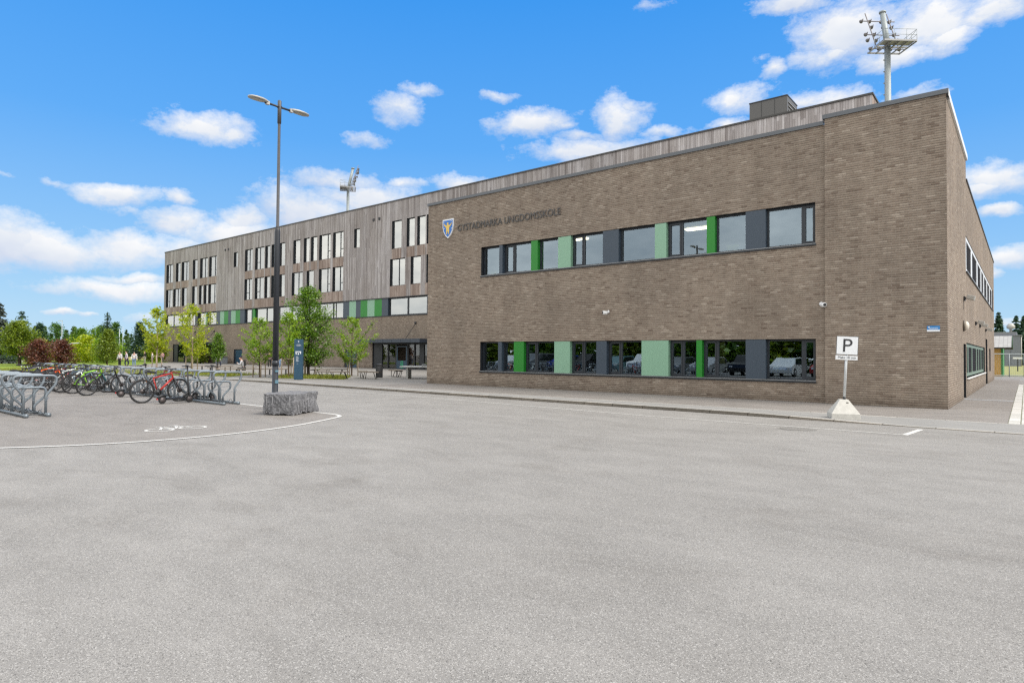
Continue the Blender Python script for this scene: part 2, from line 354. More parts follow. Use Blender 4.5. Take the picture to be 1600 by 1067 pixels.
def build_world():
    w = bpy.data.worlds.new('World'); scene.world = w; w.use_nodes = True
    nt = w.node_tree; nt.nodes.clear()
    out = nt.nodes.new('ShaderNodeOutputWorld'); bg = nt.nodes.new('ShaderNodeBackground')
    nt.links.new(bg.outputs[0], out.inputs[0]); bg.inputs[1].default_value = 1
    sky = nt.nodes.new('ShaderNodeTexSky'); sky.sky_type = 'NISHITA'; sky.sun_disc = False
    sky.sun_elevation = SUN_EL; sky.sun_rotation = SUN_ROT; sky.air_density = 1.0; sky.dust_density = .6; sky.ozone_density = 2.0
    d = coords(nt, 'Generated')
    sep = nt.nodes.new('ShaderNodeSeparateXYZ'); nt.links.new(d, sep.inputs[0])
    az = math_(nt, 'ARCTAN2', math_(nt, 'MULTIPLY', sep.outputs[0], -1), sep.outputs[1])
    hyp = math_(nt, 'SQRT', math_(nt, 'ADD', math_(nt, 'POWER', sep.outputs[0], 2), math_(nt, 'ADD', math_(nt, 'POWER', sep.outputs[1], 2), 1e-6)))
    el = math_(nt, 'ARCTAN2', sep.outputs[2], hyp)
    # clear sky: deep blue overhead, paler towards the horizon
    grad = ramp(nt, math_(nt, 'DIVIDE', el, PI / 2, clamp=True), [(0, (.56, .78, .97)), (.045, (.41, .69, .97)), (.10, (.275, .585, .99)), (.20, (.115, .44, 1.0)), (.34, (.040, .335, .95)), (.6, (.03, .25, .82)), (1, (.03, .20, .68))])
    nis = mixc(nt, 1.0, sky.outputs[0], (.10, .10, .10), 'MULTIPLY')
    blue = mixc(nt, .12, grad, nis)
    # modelled clouds: warped ellipses in azimuth / elevation
    nw = nt.nodes.new('ShaderNodeTexNoise'); nw.inputs['Scale'].default_value = 9; nw.inputs['Detail'].default_value = 6; nw.inputs['Roughness'].default_value = .6
    nt.links.new(mapping(nt, d, (1, 1, 1.5)), nw.inputs['Vector'])
    cv = nt.nodes.new('ShaderNodeCombineXYZ'); nt.links.new(az, cv.inputs[0]); nt.links.new(el, cv.inputs[1])
    warp = nt.nodes.new('ShaderNodeVectorMath'); warp.operation = 'MULTIPLY_ADD'
    off = nt.nodes.new('ShaderNodeVectorMath'); off.operation = 'SUBTRACT'; off.inputs[1].default_value = (.5, .5, .5)
    nt.links.new(nw.outputs['Color'], off.inputs[0]); nt.links.new(off.outputs[0], warp.inputs[0])
    warp.inputs[1].default_value = (.085, .045, 0); nt.links.new(cv.outputs[0], warp.inputs[2])
    best = None; shade = None
    for (a, e, sa, se, k) in CLOUDS:
        mp = nt.nodes.new('ShaderNodeVectorMath'); mp.operation = 'SUBTRACT'; nt.links.new(warp.outputs[0], mp.inputs[0]); mp.inputs[1].default_value = (a, e, 0)
        sc = nt.nodes.new('ShaderNodeVectorMath'); sc.operation = 'MULTIPLY'; nt.links.new(mp.outputs[0], sc.inputs[0]); sc.inputs[1].default_value = (1 / sa, 1 / se, 0)
        ln = nt.nodes.new('ShaderNodeVectorMath'); ln.operation = 'LENGTH'; nt.links.new(sc.outputs[0], ln.inputs[0])
        v = math_(nt, 'MULTIPLY', math_(nt, 'SUBTRACT', 1.30, ln.outputs['Value']), k)
        sy = nt.nodes.new('ShaderNodeSeparateXYZ'); nt.links.new(sc.outputs[0], sy.inputs[0])
        if best is None: best, shade = v, sy.outputs[1]
        else:
            gt = math_(nt, 'GREATER_THAN', v, best)
            mx = nt.nodes.new('ShaderNodeMix'); nt.links.new(gt, mx.inputs[0]); nt.links.new(shade, mx.inputs[2]); nt.links.new(sy.outputs[1], mx.inputs[3])
            shade = mx.outputs[0]
            best = math_(nt, 'MAXIMUM', best, v)
    nf = noise(nt, mapping(nt, d, (1, 1, 1.7)), 16, 10, .70)
    nb = noise(nt, mapping(nt, d, (1, 1, 1.7)), 7, 4, .6)
    dens = math_(nt, 'ADD', best, math_(nt, 'MULTIPLY', math_(nt, 'SUBTRACT', nf, .5), 2.5))
    mask = ramp(nt, dens, [(.0, (0, 0, 0)), (.36, (.42, .42, .42)), (1.0, (1, 1, 1))])
    tone = math_(nt, 'ADD', math_(nt, 'MULTIPLY_ADD', shade, .42, .42), math_(nt, 'MULTIPLY', math_(nt, 'SUBTRACT', nb, .5), 1.6), clamp=True)
    ccol = ramp(nt, tone, [(0, (.66, .73, .87)), (.35, (.80, .845, .92)), (.7, (.95, .96, .98)), (1, (1.04, 1.04, 1.03))])
    col = mixc(nt, mask, blue, ccol)
    # the bright cloud deck overhead and behind the photographer that lights the place
    deckn = noise(nt, mapping(nt, d, (1, 1, 2.2)), 4.2, 6, .62)
    up = ramp(nt, math_(nt, 'DIVIDE', el, PI / 2, clamp=True), [(.42, (0, 0, 0)), (.62, (1, 1, 1))])
    back = ramp(nt, math_(nt, 'MULTIPLY_ADD', math_(nt, 'ADD', math_(nt, 'MULTIPLY', sep.outputs[1], .777), math_(nt, 'MULTIPLY', sep.outputs[0], -.629)), -.5, .5), [(.20, (0, 0, 0)), (.38, (1, 1, 1))])
    deck = math_(nt, 'MAXIMUM', up, back)
    deckc = ramp(nt, deckn, [(.30, DECK0), (.5, DECK1), (.70, DECK2)])
    col = mixc(nt, deck, col, deckc)
    nt.links.new(col, bg.inputs[0])
    w.cycles.sampling_method = 'MANUAL'; w.cycles.sample_map_resolution = 1024
SUN_EL = R(48); SUN_AZ = R(12)          # azimuth measured from +x towards +y
SUN_ROT = R(90) - SUN_AZ                # the sky texture counts from +y towards +x
DECK0, DECK1, DECK2 = (1.0, 1.06, 1.12), (1.47, 1.47, 1.45), (2.1, 2.03, 1.93)
build_world()
sd = bpy.data.lights.new('sun', 'SUN'); sd.energy = 3.2; sd.angle = R(20); sd.color = (1, .95, .885)
sun = bpy.data.objects.new('sun', sd); COL.objects.link(sun)
sv = Vector((math.cos(SUN_EL) * math.cos(SUN_AZ), math.cos(SUN_EL) * math.sin(SUN_AZ), math.sin(SUN_EL)))
sun.rotation_euler = (-sv).to_track_quat('-Z', 'Y').to_euler(); sun.location = (30, 0, 60)

# ------------------------------------------------------------------ camera
cd = bpy.data.cameras.new('camera'); cam = bpy.data.objects.new('camera', cd); COL.objects.link(cam)
yaw, pitch, roll = R(39.16048), R(1.22676), R(.46004)
fw = Vector((-math.sin(yaw) * math.cos(pitch), math.cos(yaw) * math.cos(pitch), math.sin(pitch)))
rt = Vector((math.cos(yaw), math.sin(yaw), 0)); upv = rt.cross(fw)
c_, s_ = math.cos(roll), math.sin(roll)
r2 = rt * c_ + upv * s_; u2 = -rt * s_ + upv * c_
M = Matrix((r2, u2, -fw)).transposed().to_4x4(); M.translation = (0, 0, 1.5)
cam.matrix_world = M
cd.sensor_width = 36; cd.sensor_fit = 'HORIZONTAL'; cd.lens = 36 * 985.387 / 1600
cd.clip_start = .05; cd.clip_end = 4000
scene.camera = cam
scene.view_settings.view_transform = 'Standard'; scene.view_settings.look = 'None'
scene.view_settings.exposure = 0; scene.view_settings.gamma = 1
scene.render.engine = 'CYCLES'
scene.cycles.use_denoising = False
scene.cycles.filter_width = 1.35
scene.cycles.max_bounces = 6; scene.cycles.transparent_max_bounces = 12
scene.cycles.sample_clamp_indirect = 6
# ================================================================== SETTING
ASPH = asphalt_mat('worn_asphalt', (.222, .212, .199), (.275, .264, .250))
ASPH_BAY = asphalt_mat('bicycle_bay_asphalt', (.205, .189, .175), (.242, .225, .209), fine=.9)
ASPH_WALL = asphalt_mat('fresh_asphalt', (.205, .187, .172), (.25, .23, .213), fine=.8, patch=1.4)
PAVE = asphalt_mat('pale_paving', (.245, .240, .230), (.295, .29, .28), fine=.45, patch=.7)
PLAZA = asphalt_mat('plaza_paving', (.235, .222, .206), (.285, .27, .252), fine=.4)
def grass_ground(name, c0, c1, c2):
    m, nt, out = new_mat(name); p = position(nt)
    n1 = noise(nt, p, .35, 5, .65); n2 = noise(nt, p, 6, 3, .7)
    c = ramp(nt, math_(nt, 'MULTIPLY_ADD', n2, .5, math_(nt, 'MULTIPLY', n1, .5)), [(.32, c0), (.5, c1), (.68, c2)])
    bsdf(nt, out, c, .9, 0, .2, n2, .6, .05); return m
LAWN = grass_ground('lawn_soil_and_grass', (.10, .17, .020), (.19, .27, .035), (.30, .33, .075))
DRY = grass_ground('dry_meadow', (.20, .20, .05), (.33, .29, .10), (.42, .37, .19))
PAINT = new_mat('road_paint')
_m, _nt, _out = PAINT
_p = position(_nt); _n = noise(_nt, _p, 60, 3, .7)
bsdf(_nt, _out, ramp(_nt, _n, [(.3, (.40, .39, .37)), (.5, (.62, .61, .58)), (.7, (.68, .67, .64))]), .7, 0, .3, _n, .3, .004)
PAINT = _m
KERB = None
def kerb_mat(name, c0, c1):
    m, nt, out = new_mat(name); p = position(nt)
    br = nt.nodes.new('ShaderNodeTexBrick'); nt.links.new(coords(nt, 'UV'), br.inputs['Vector'])
    br.inputs['Scale'].default_value = 1; br.inputs['Brick Width'].default_value = 1.0; br.inputs['Row Height'].default_value = 5
    br.inputs['Mortar Size'].default_value = .012; br.inputs['Color1'].default_value = (.8, .8, .8, 1); br.inputs['Color2'].default_value = (1.15, 1.12, 1.1, 1); br.inputs['Mortar'].default_value = (.3, .28, .25, 1)
    n1 = noise(nt, p, 14, 5, .7)
    c = mixc(nt, n1, c0, c1)
    c = mixc(nt, 1.0, c, br.outputs[0], 'MULTIPLY')
    bsdf(nt, out, c, .85, 0, .3, n1, .8, .02); return m
KERB_FACE = kerb_mat('rough_granite_face', (.075, .065, .052), (.22, .20, .17))
KERB_TOP = kerb_mat('sawn_granite_top', (.40, .385, .35), (.56, .545, .51))
COBBLE = new_mat('pale_setts'); _m, _nt, _out = COBBLE
_uv = coords(_nt, 'UV'); _b = _nt.nodes.new('ShaderNodeTexBrick'); _nt.links.new(_uv, _b.inputs['Vector'])
_b.inputs['Scale'].default_value = 1; _b.inputs['Brick Width'].default_value = .40; _b.inputs['Row Height'].default_value = .235; _b.offset = .4
_b.inputs['Mortar Size'].default_value = .012; _b.inputs['Color1'].default_value = (.46, .45, .42, 1); _b.inputs['Color2'].default_value = (.60, .59, .56, 1); _b.inputs['Mortar'].default_value = (.17, .17, .11, 1)
_n = noise(_nt, _uv, 30, 3)
bsdf(_nt, _out, mixc(_nt, 1.0, _b.outputs[0], ramp(_nt, _n, [(.3, (.85, .85, .85)), (.7, (1.1, 1.1, 1.1))]), 'MULTIPLY'), .85, 0, .3, math_(_nt, 'SUBTRACT', 1.0, _b.outputs['Fac']), .5, .01)
COBBLE = _m

def sheet(name, poly, z, mat, kind='structure'):
    b = MB()
    if callable(z): b.face([(x, y, z(x, y)) for x, y in poly], 0, [(x, y) for x, y in poly])
    else: b.face([(x, y, z) for x, y in poly], 0, [(x, y) for x, y in poly])
    return tag(b.build(name, mat), kind=kind)
sheet('ground', [(-900, -400), (500, -400), (500, 900), (-900, 900)], 0, ASPH)

# kerb line y = yk(x); the pavement falls from the kerb to the wall
def yk(x): return 16.2 - .027 * (x + 2)
def kh(x):
    if x > -2.2: return .014
    if x > -5.5: return .014 + (.085 - .014) * (-2.2 - x) / 3.3
    if x < -31.5: return max(.012, .085 - .073 * (-31.5 - x) / 4)
    return .085
b = MB(); xs = [-36 + i for i in range(44)]
kb = MB()
for x0, x1 in zip(xs[:-1], xs[1:]):
    for (ya, yb_, za, zb, m) in ((0, 0, 0, 1, 0), (0, .14, 1, 1, 1)):
        g = .006 if m == 0 else 0
        P = [(x0, yk(x0) + ya - (.02 if za == 0 else 0), kh(x0) * za), (x1, yk(x1) + ya - (.02 if za == 0 else 0), kh(x1) * za),
             (x1, yk(x1) + yb_, kh(x1) * zb), (x0, yk(x0) + yb_, kh(x0) * zb)]
        kb.face(P, m, [(x0, 0), (x1, 0), (x1, .1), (x0, .1)])
tag(kb.build('kerb', [KERB_FACE, KERB_TOP]), kind='structure')
pv = MB()
for x0, x1 in zip(xs[:-1], xs[1:]):
    pv.face([(x0, yk(x0) + .14, kh(x0) - .003), (x1, yk(x1) + .14, kh(x1) - .003), (x1, 18.42, .012), (x0, 18.42, .012)], 0)
tag(pv.build('pavement', PAVE), kind='structure')
# thin pale edging between the paving and the darker strip along the wall
ed = MB()
ed.face([(-24.2, 18.42, .012), (.5, 18.42, .012), (.5, 18.53, .012), (-24.2, 18.53, .012)], 0, [(-24, 0), (.5, 0), (.5, .1), (-24, .1)])
tag(ed.build('paving_edge', KERB_TOP), kind='structure')
sheet('wall_side_path', [(-24.2, 18.53), (-.33, 18.53), (-.33, 60), (-1.9, 60), (-1.9, 22.8), (-24.2, 22.8)], .008, ASPH_WALL)
cb = MB(); cb.face([(-.33, 18.5, .013), (.14, 18.5, .013), (.14, 47, .013), (-.33, 47, .013)], 0, [(0, 0), (0, .47), (-28.5, .47), (-28.5, 0)])
tag(cb.build('sett_strip', COBBLE), kind='structure')
dr = MB(); dr.box(-1.75, -.34, 28.35, 28.72, .004, .016)
tag(dr.build('drain_channel', plain('drain_concrete', (.34, .35, .36), .8)), kind='structure')
# the plaza before the timber block
sheet('plaza', [(-140, 16.6), (-36, 17.12), (-24.2, 18.42), (-24.2, 42.3), (-140, 42.3)], .004, PLAZA)
# bicycle bay with its painted edge
arc_pts = [(-40, -2.2), (-20, -.9), (-13.2, 1.2), (-12.25, 2.6), (-11.8, 3.35), (-11.5, 4.15), (-11.36, 5.1), (-11.43, 6.25), (-11.74, 7.35), (-12.12, 8.15), (-12.5, 8.85), (-12.72, 9.12), (-13.05, 9.27), (-13.5, 9.31), (-14.2, 9.31), (-18, 9.33), (-26, 9.36), (-60, 9.4)]
def smooth(P, n=8):
    out = []
    for i in range(len(P) - 1):
        p0 = P[max(0, i - 1)]; p1 = P[i]; p2 = P[i + 1]; p3 = P[min(len(P) - 1, i + 2)]
        for k in range(n):
            t = k / n
            out.append(tuple(.5 * ((2 * p1[j]) + (-p0[j] + p2[j]) * t + (2 * p0[j] - 5 * p1[j] + 4 * p2[j] - p3[j]) * t * t + (-p0[j] + 3 * p1[j] - 3 * p2[j] + p3[j]) * t ** 3) for j in range(2)))
    out.append(P[-1]); return out
arc = smooth(arc_pts)
sheet('bicycle_bay', [p for p in arc] + [(-60, -2.2)], .004, ASPH_BAY)
def stripe(b, P, w, z):
    for i in range(len(P) - 1):
        a, c = Vector(P[i]), Vector(P[i + 1])
        def nrm(j):
            q0 = Vector(P[max(0, j - 1)]); q1 = Vector(P[min(len(P) - 1, j + 1)]); t = (q1 - q0).normalized(); return Vector((-t.y, t.x))
        n0, n1 = nrm(i) * w / 2, nrm(i + 1) * w / 2
        b.face([(a.x - n0.x, a.y - n0.y, z), (c.x - n1.x, c.y - n1.y, z), (c.x + n1.x, c.y + n1.y, z), (a.x + n0.x, a.y + n0.y, z)])
b = MB(); stripe(b, arc, .10, .009); tag(b.build('bay_edge_marking', PAINT), kind='structure')
b = MB(); stripe(b, [(-34, 15.75), (-16.6, 15.22), (-7.37, 14.42), (-1.86, 14.44)], .065, .005)
stripe(b, [(-1.84, 14.39), (-1.72, 15.75)], .11, .0055)
tag(b.build('parking_bay_marking', PAINT), kind='structure')
# paving seams, a darker patch and an old cover
def seam(pts, w, seed):
    g = random.Random(seed); b = MB(); P = []
    for (x0, y0), (x1, y1) in zip(pts[:-1], pts[1:]):
        n = max(2, int(math.hypot(x1 - x0, y1 - y0) / .18))
        P += [(x0 + (x1 - x0) * i / n + g.gauss(0, .007), y0 + (y1 - y0) * i / n + g.gauss(0, .007)) for i in range(n)]
    for i in range(len(P) - 1):
        if g.random() < .3: continue
        stripe(b, [P[i], P[i + 1]], w * g.uniform(.4, 1.5), .0062)
    return tag(b.build('asphalt_seam', SEAM), kind='structure')
SEAM = asphalt_mat('seam_bitumen', (.165, .157, .147), (.205, .196, .185))
seam([(-21, 5.44), (-13.5, 5.41)], .012, 1); seam([(-16, 12.4), (-9, 12.15)], .012, 4)
PATCH = asphalt_mat('patch_asphalt', (.165, .157, .145), (.205, .195, .182))
b = MB(); g_ = random.Random(5); n_ = 26; b.face([(-3.72 + (.36 + g_.uniform(-.05, .05)) * math.cos(2 * PI * k / n_), 14.0 + (.27 + g_.uniform(-.04, .04)) * math.sin(2 * PI * k / n_), .0045) for k in range(n_)]); tag(b.build('asphalt_patch', PATCH), kind='structure')
# painted bicycle symbol: x axis of the symbol = +y, its up = -x
b = MB()
def S(u, v): return (-12.9 - v, 5.15 + u)
def ring(u, v, r):
    P = [S(u + r * math.cos(a * PI / 14), v + r * math.sin(a * PI / 14)) for a in range(29)]
    stripe(b, P, .055, .009)
ring(0, 0, .235); ring(.62, 0, .235)
for seg in ([(0, 0), (.2, .38)], [(.2, .38), (.5, .42)], [(.2, .38), (.30, .02)], [(.30, .02), (.5, .42)], [(.62, 0), (.48, .56)], [(.12, .50), (.27, .50)], [(.2, .36), (.17, .5)], [(.40, .58), (.58, .56)], [(.30, .02), (.0, 0)]):
    stripe(b, [S(*seg[0]), S(*seg[1])], .05, .0095)
tag(b.build('bicycle_marking', PAINT), kind='structure')
# lawn and meadow at the far side, and the lawn beyond the side path
sheet('lawn', [(-400, -60), (-100, 8), (-62, 11.5), (-64, 17.5), (-72, 22.8), (-80, 29.5), (-100, 40.8), (-130, 56), (-400, 150)], .012, LAWN)
sheet('far_lawn', [(-30, 70.5), (60, 70.5), (60, 320), (-30, 320)], .012, grass_ground('dry_lawn', (.20, .21, .07), (.29, .285, .11), (.36, .34, .17)))
hb = MB()
gx, gy = 26, 14
def hz(i, j):
    t = j / (gy - 1); u = i / (gx - 1)
    return .01 + 2.3 * (math.sin(PI * min(1, t * 1.0)) ** 1.1) * (.55 + .45 * math.sin(u * 5 + 1)) * min(1, u * 5, (1 - u) * 5)
vs = []; fs = []
for j in range(gy):
    for i in range(gx):
        t = j / (gy - 1); u = i / (gx - 1)
        x = -138 - 40 * t; y = 20 + 60 * u
        vs.append((x, y, hz(i, j)))
for j in range(gy - 1):
    for i in range(gx - 1):
        a = j * gx + i; fs.append((a, a + 1, a + gx + 1, a + gx))
hb.shared(vs, fs, 0); tag(hb.build('grass_hill', DRY), kind='structure')

# ================================================================== SCHOOL BUILDING
YF, YB, YT = 22.57, 22.45, 42.0         # brick wing front, projecting bay, timber block front
XL, XB, XR = -24.05, -5.08, -1.77
bld = thing('school_building', 'long brown brick and weathered timber school with green window panels', 'school', (-24, 30, 0))
PINV = Matrix.Translation(Vector((24, -30, 0)))
def part(o, parent=None):
    o.parent = parent or bld
    o.matrix_parent_inverse = PINV if parent is None else Matrix.Identity(4)
    return o
def wall_with_openings(b, axis, pos, u0, u1, z0, z1, holes, depth, sgn, mats=(0, 1), cellmat=None, cuts=()):
    """wall in the plane axis=pos with rectangular holes and reveals going inwards (sgn = inward direction)"""
    us = sorted({u0, u1, *cuts, *[h[0] for h in holes], *[h[1] for h in holes]}); zs = sorted({z0, z1, *[h[2] for h in holes], *[h[3] for h in holes]})
    us = [u for u in us if u0 - 1e-6 <= u <= u1 + 1e-6]; zs = [z for z in zs if z0 - 1e-6 <= z <= z1 + 1e-6]
    def P(u, z, d=0): return (u, pos + sgn * d, z) if axis == 'y' else (pos + sgn * d, u, z)
    flip = (axis == 'y') == (sgn > 0)
    def F(pts, m, uv):
        if not flip: pts = pts[::-1]; uv = uv[::-1]
        b.face(pts, m, uv)
    for a0, a1 in zip(us[:-1], us[1:]):
        for c0, c1 in zip(zs[:-1], zs[1:]):
            um, zm = (a0 + a1) / 2, (c0 + c1) / 2
            if any(h[0] < um < h[1] and h[2] < zm < h[3] for h in holes): continue
            m = cellmat(um, zm) if cellmat else mats[0]
            F([P(a0, c0), P(a1, c0), P(a1, c1), P(a0, c1)], m, [(a0, c0), (a1, c0), (a1, c1), (a0, c1)])
    for (h0, h1, g0, g1) in holes:
        m = mats[1]
        F([P(h0, g0), P(h0, g1), P(h0, g1, depth), P(h0, g0, depth)][::-1], m, [(0, 0)] * 4)
        F([P(h1, g0), P(h1, g1), P(h1, g1, depth), P(h1, g0, depth)], m, [(0, 0)] * 4)
        F([P(h0, g1), P(h1, g1), P(h1, g1, depth), P(h0, g1, depth)][::-1], m, [(0, 0)] * 4)
        F([P(h0, g0), P(h1, g0), P(h1, g0, depth), P(h0, g0, depth)], m, [(0, 0)] * 4)

# ---- brick wing
b = MB()
strip_hi = (-20.34, -5.40, 5.25, 6.67); strip_lo = (-20.35, -5.39, .68, 2.12)
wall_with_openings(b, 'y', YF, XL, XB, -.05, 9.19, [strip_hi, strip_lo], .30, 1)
b.face([(XB, YF, -.05), (XB, YF, 9.19), (XB, YB, 9.34), (XB, YB, -.05)], 0, [(YF, 0), (YF, 9.19), (YB, 9.34), (YB, 0)])
b.face([(XB, YB, -.05), (XR, YB, -.05), (XR, YB, 9.34), (XB, YB, 9.34)], 0)
# right-hand side: first bay, then the lower part with window strips and recessed doors
YS, YE = 30.3, 57.8
b.face([(XR, YB, -.05), (XR, YS, -.05), (XR, YS, 9.26), (XR, YB, 9.26)], 0, [(YB, 0), (YS, 0), (YS, 9.26), (YB, 9.26)]) if False else None
side_holes = [(30.0, 55.9, 4.89, 6.29), (30.0, 44.1, .75, 2.12), (28.5, 29.7, .0, 2.05), (45.1, 47.2, .0, 2.65), (49.7, 51.5, .71, 2.15)]
wall_with_openings(b, 'x', XR, YB, YE, -.05, 8.50, side_holes, .30, -1)
b.face([(XR, YB, 8.50), (XR, YS, 8.50), (XR, YS, 9.26), (XR, YB, 9.26)], 0, [(YB, 8.5), (YS, 8.5), (YS, 9.26), (YB, 9.26)])
b.face([(XR, YS, 8.50), (XR - 6, YS, 8.50), (XR - 6, YS, 9.2), (XR, YS, 9.26)], 0)
b.face([(XR, YE, -.05), (XL, YE, -.05), (XL, YE, 8.5), (XR, YE, 8.5)], 0)
b.face([(XL, YT, -.05), (XL, YF, -.05), (XL, YF, 9.19), (XL, YT, 9.19)], 0, [(YT, 0), (YF, 0), (YF, 9.19), (YT, 9.19)])
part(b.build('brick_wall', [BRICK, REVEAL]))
# copings and flat roof
b = MB()
b.box(XL - .05, XB - .06, YF - .06, YF + .35, 9.19, 9.32)
b.box(XB - .06, XR + .06, YB - .06, YB + .35, 9.34, 9.475)
part(b.build('coping', COPING))
b = MB()
b.box(XR - .30, XR + .06, YB + .352, YS + .02, 9.26, 9.47); b.box(XR + .062, XR + .067, YB - .05, YB + .352, 9.26, 9.47)
part(b.build('coping', COPING_WHITE))
b = MB(); b.box(XR - .30, XR + .04, YS + .03, YE + .04, 8.50, 8.56)
part(b.build('coping', plain('dark_coping', (.05, .05, .055), .5)))
b = MB(); b.face([(XL, YF + .3, 9.05), (XR - .25, YF + .3, 9.05), (XR - .25, YT, 9.05), (XL, YT, 9.05)]); b.face([(-6.9, YT, 8.4), (XR - .25, YT, 8.4), (XR - .25, YE, 8.4), (-6.9, YE, 8.4)])
part(b.build('roof', plain('roof_felt', (.06, .06, .06), .9)))

# ---- windows
def window(rect, y, mull=None, sash=None, fw_=.055, mat=None, glass=None, trans=None, off=.19, axis='y', sgn=1, handle=False):
    """frame in the opening rect (u0,u1,z0,z1), set back by off; mull = u of mullions; sash = (u0,u1) of an opening light with a heavier frame; trans = (u0,u1,z) transom"""
    u0, u1, z0, z1 = rect; t = .07; mat = mat or NAVY
    b = MB(); base = y + sgn * off
    def bx(a0, a1, c0, c1, d0, d1):
        if axis == 'y': b.box(a0, a1, min(base + sgn * d0, base + sgn * d1), max(base + sgn * d0, base + sgn * d1), c0, c1)
        else: b.box(min(base + sgn * d0, base + sgn * d1), max(base + sgn * d0, base + sgn * d1), a0, a1, c0, c1)
    bx(u0, u0 + fw_, z0, z1, 0, t); bx(u1 - fw_, u1, z0, z1, 0, t)
    bx(u0 + fw_, u1 - fw_, z0, z0 + fw_, 0, t); bx(u0 + fw_, u1 - fw_, z1 - fw_, z1, 0, t)
    for mu in (mull or []): bx(mu - .04, mu + .04, z0 + fw_, z1 - fw_, .002, t)
    if sash:
        a0, a1 = sash; e = .055
        bx(a0, a0 + e, z0 + fw_, z1 - fw_, -.012, t - .01); bx(a1 - e, a1, z0 + fw_, z1 - fw_, -.012, t - .01)
        bx(a0 + e, a1 - e, z0 + fw_, z0 + fw_ + e, -.012, t - .01); bx(a0 + e, a1 - e, z1 - fw_ - e, z1 - fw_, -.012, t - .01)
    if trans:
        bx(trans[0] + .04, trans[1] - fw_, trans[2] - .035, trans[2] + .035, .004, t)
    w = part(b.build('window', mat))
    g = MB(); d = base + sgn * .045
    if axis == 'y': g.face([(u0 + .03, d, z0 + .03), (u1 - .03, d, z0 + .03), (u1 - .03, d, z1 - .03), (u0 + .03, d, z1 - .03)])
    else: g.face([(d, u0 + .03, z0 + .03), (d, u1 - .03, z0 + .03), (d, u1 - .03, z1 - .03), (d, u0 + .03, z1 - .03)])
    part(g.build('pane', glass or GLASS_F), w)
    return w
def panel(x0, x1, z0, z1, mat, y=YF, name='colour_panel', front=.012, back=.24):
    b = MB(); b.box(x0, x1, y + front, y + back, z0, z1); return part(b.build(name, mat))
def face_strip(z0, z1, spec, lab):
    for s in spec:
        if s[0] == 'w':
            _, x0, x1, mu, side = s
            sash = None
            if mu: sash = (x0 + .055, mu - .04) if side < 0 else (mu + .04, x1 - .055)
            window((x0, x1, z0 + .055, z1 - .01), YF, [mu] if mu else None, sash)
        else:
            panel(s[1], s[2], z0 + .055, z1 - .012, {'d': PAN_DARK, 'g': PAN_GREEN, 'l': PAN_LIGHT}[s[0]])
    b = MB(); b.box(-20.36, -5.38, YF - .035, YF + .26, z0 - .012, z0 + .05)
    part(b.build('sill', SILL))
    b = MB(); b.box(-20.37, -5.37, YF - .045, YF - .036, z0 - .03, z0 + .028)
    part(b.build('sill_edge', REVEAL))
face_strip(5.25, 6.67, [('w', -20.33, -19.21, None, 0), ('d', -19.21, -19.01), ('w', -19.01, -17.32, -18.41, -1), ('g', -17.32, -16.95), ('w', -16.95, -15.83, None, 0), ('l', -15.83, -15.17),
    ('w', -15.17, -13.57, -14.6, -1), ('d', -13.57, -12.83), ('w', -12.83, -11.22, None, 0), ('l', -11.22, -10.74), ('w', -10.74, -9.13, -10.17, -1), ('g', -9.13, -8.82), ('w', -8.82, -7.70, None, 0), ('d', -7.70, -7.01), ('w', -7.01, -5.41, -5.84, 1)], 'upper')
face_strip(.68, 2.12, [('w', -20.34, -19.23, None, 0), ('d', -19.23, -19.01), ('w', -19.01, -18.28, None, 0), ('g', -18.28, -17.70), ('w', -17.70, -16.0, -17.08, -1), ('l', -16.0, -15.18), ('w', -15.18, -13.86, -14.56, -1), ('d', -13.86, -13.37),
    ('w', -13.37, -11.78, -12.78, -1), ('l', -11.78, -10.64), ('w', -10.64, -9.52, -10.1, -1), ('g', -9.52, -9.30), ('w', -9.30, -7.70, -8.78, -1), ('d', -7.70, -7.01), ('w', -7.01, -5.40, -5.84, 1)], 'lower')
# rooms behind the glass
b = MB()
def room(x0, x1, y0, y1, z0, z1, m=0):
    b.face([(x0, y1, z0), (x1, y1, z0), (x1, y1, z1), (x0, y1, z1)], m); b.face([(x0, y0, z0), (x0, y1, z0), (x0, y1, z1), (x0, y0, z1)], m)
    b.face([(x1, y0, z0), (x1, y1, z0), (x1, y1, z1), (x1, y0, z1)], m); b.face([(x0, y0, z1), (x1, y0, z1), (x1, y1, z1), (x0, y1, z1)], m); b.face([(x0, y0, z0), (x1, y0, z0), (x1, y1, z0), (x0, y1, z0)], m)
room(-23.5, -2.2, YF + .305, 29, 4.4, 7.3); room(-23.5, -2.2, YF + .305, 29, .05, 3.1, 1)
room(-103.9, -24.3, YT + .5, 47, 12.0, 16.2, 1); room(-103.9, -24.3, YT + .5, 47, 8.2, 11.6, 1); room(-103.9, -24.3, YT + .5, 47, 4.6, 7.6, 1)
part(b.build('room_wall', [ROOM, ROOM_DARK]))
for (x, y) in ((-19.6, 24.4), (-17.9, 24.6), (-17.2, 26.2), (-14.0, 24.6), (-6.7, 23.8), (-11.4, 27.2)):
    b = MB(); b.box(x - .55, x + .55, y - .18, y + .18, 7.22, 7.285); part(b.build('ceiling_lamp', CEIL_LAMP))
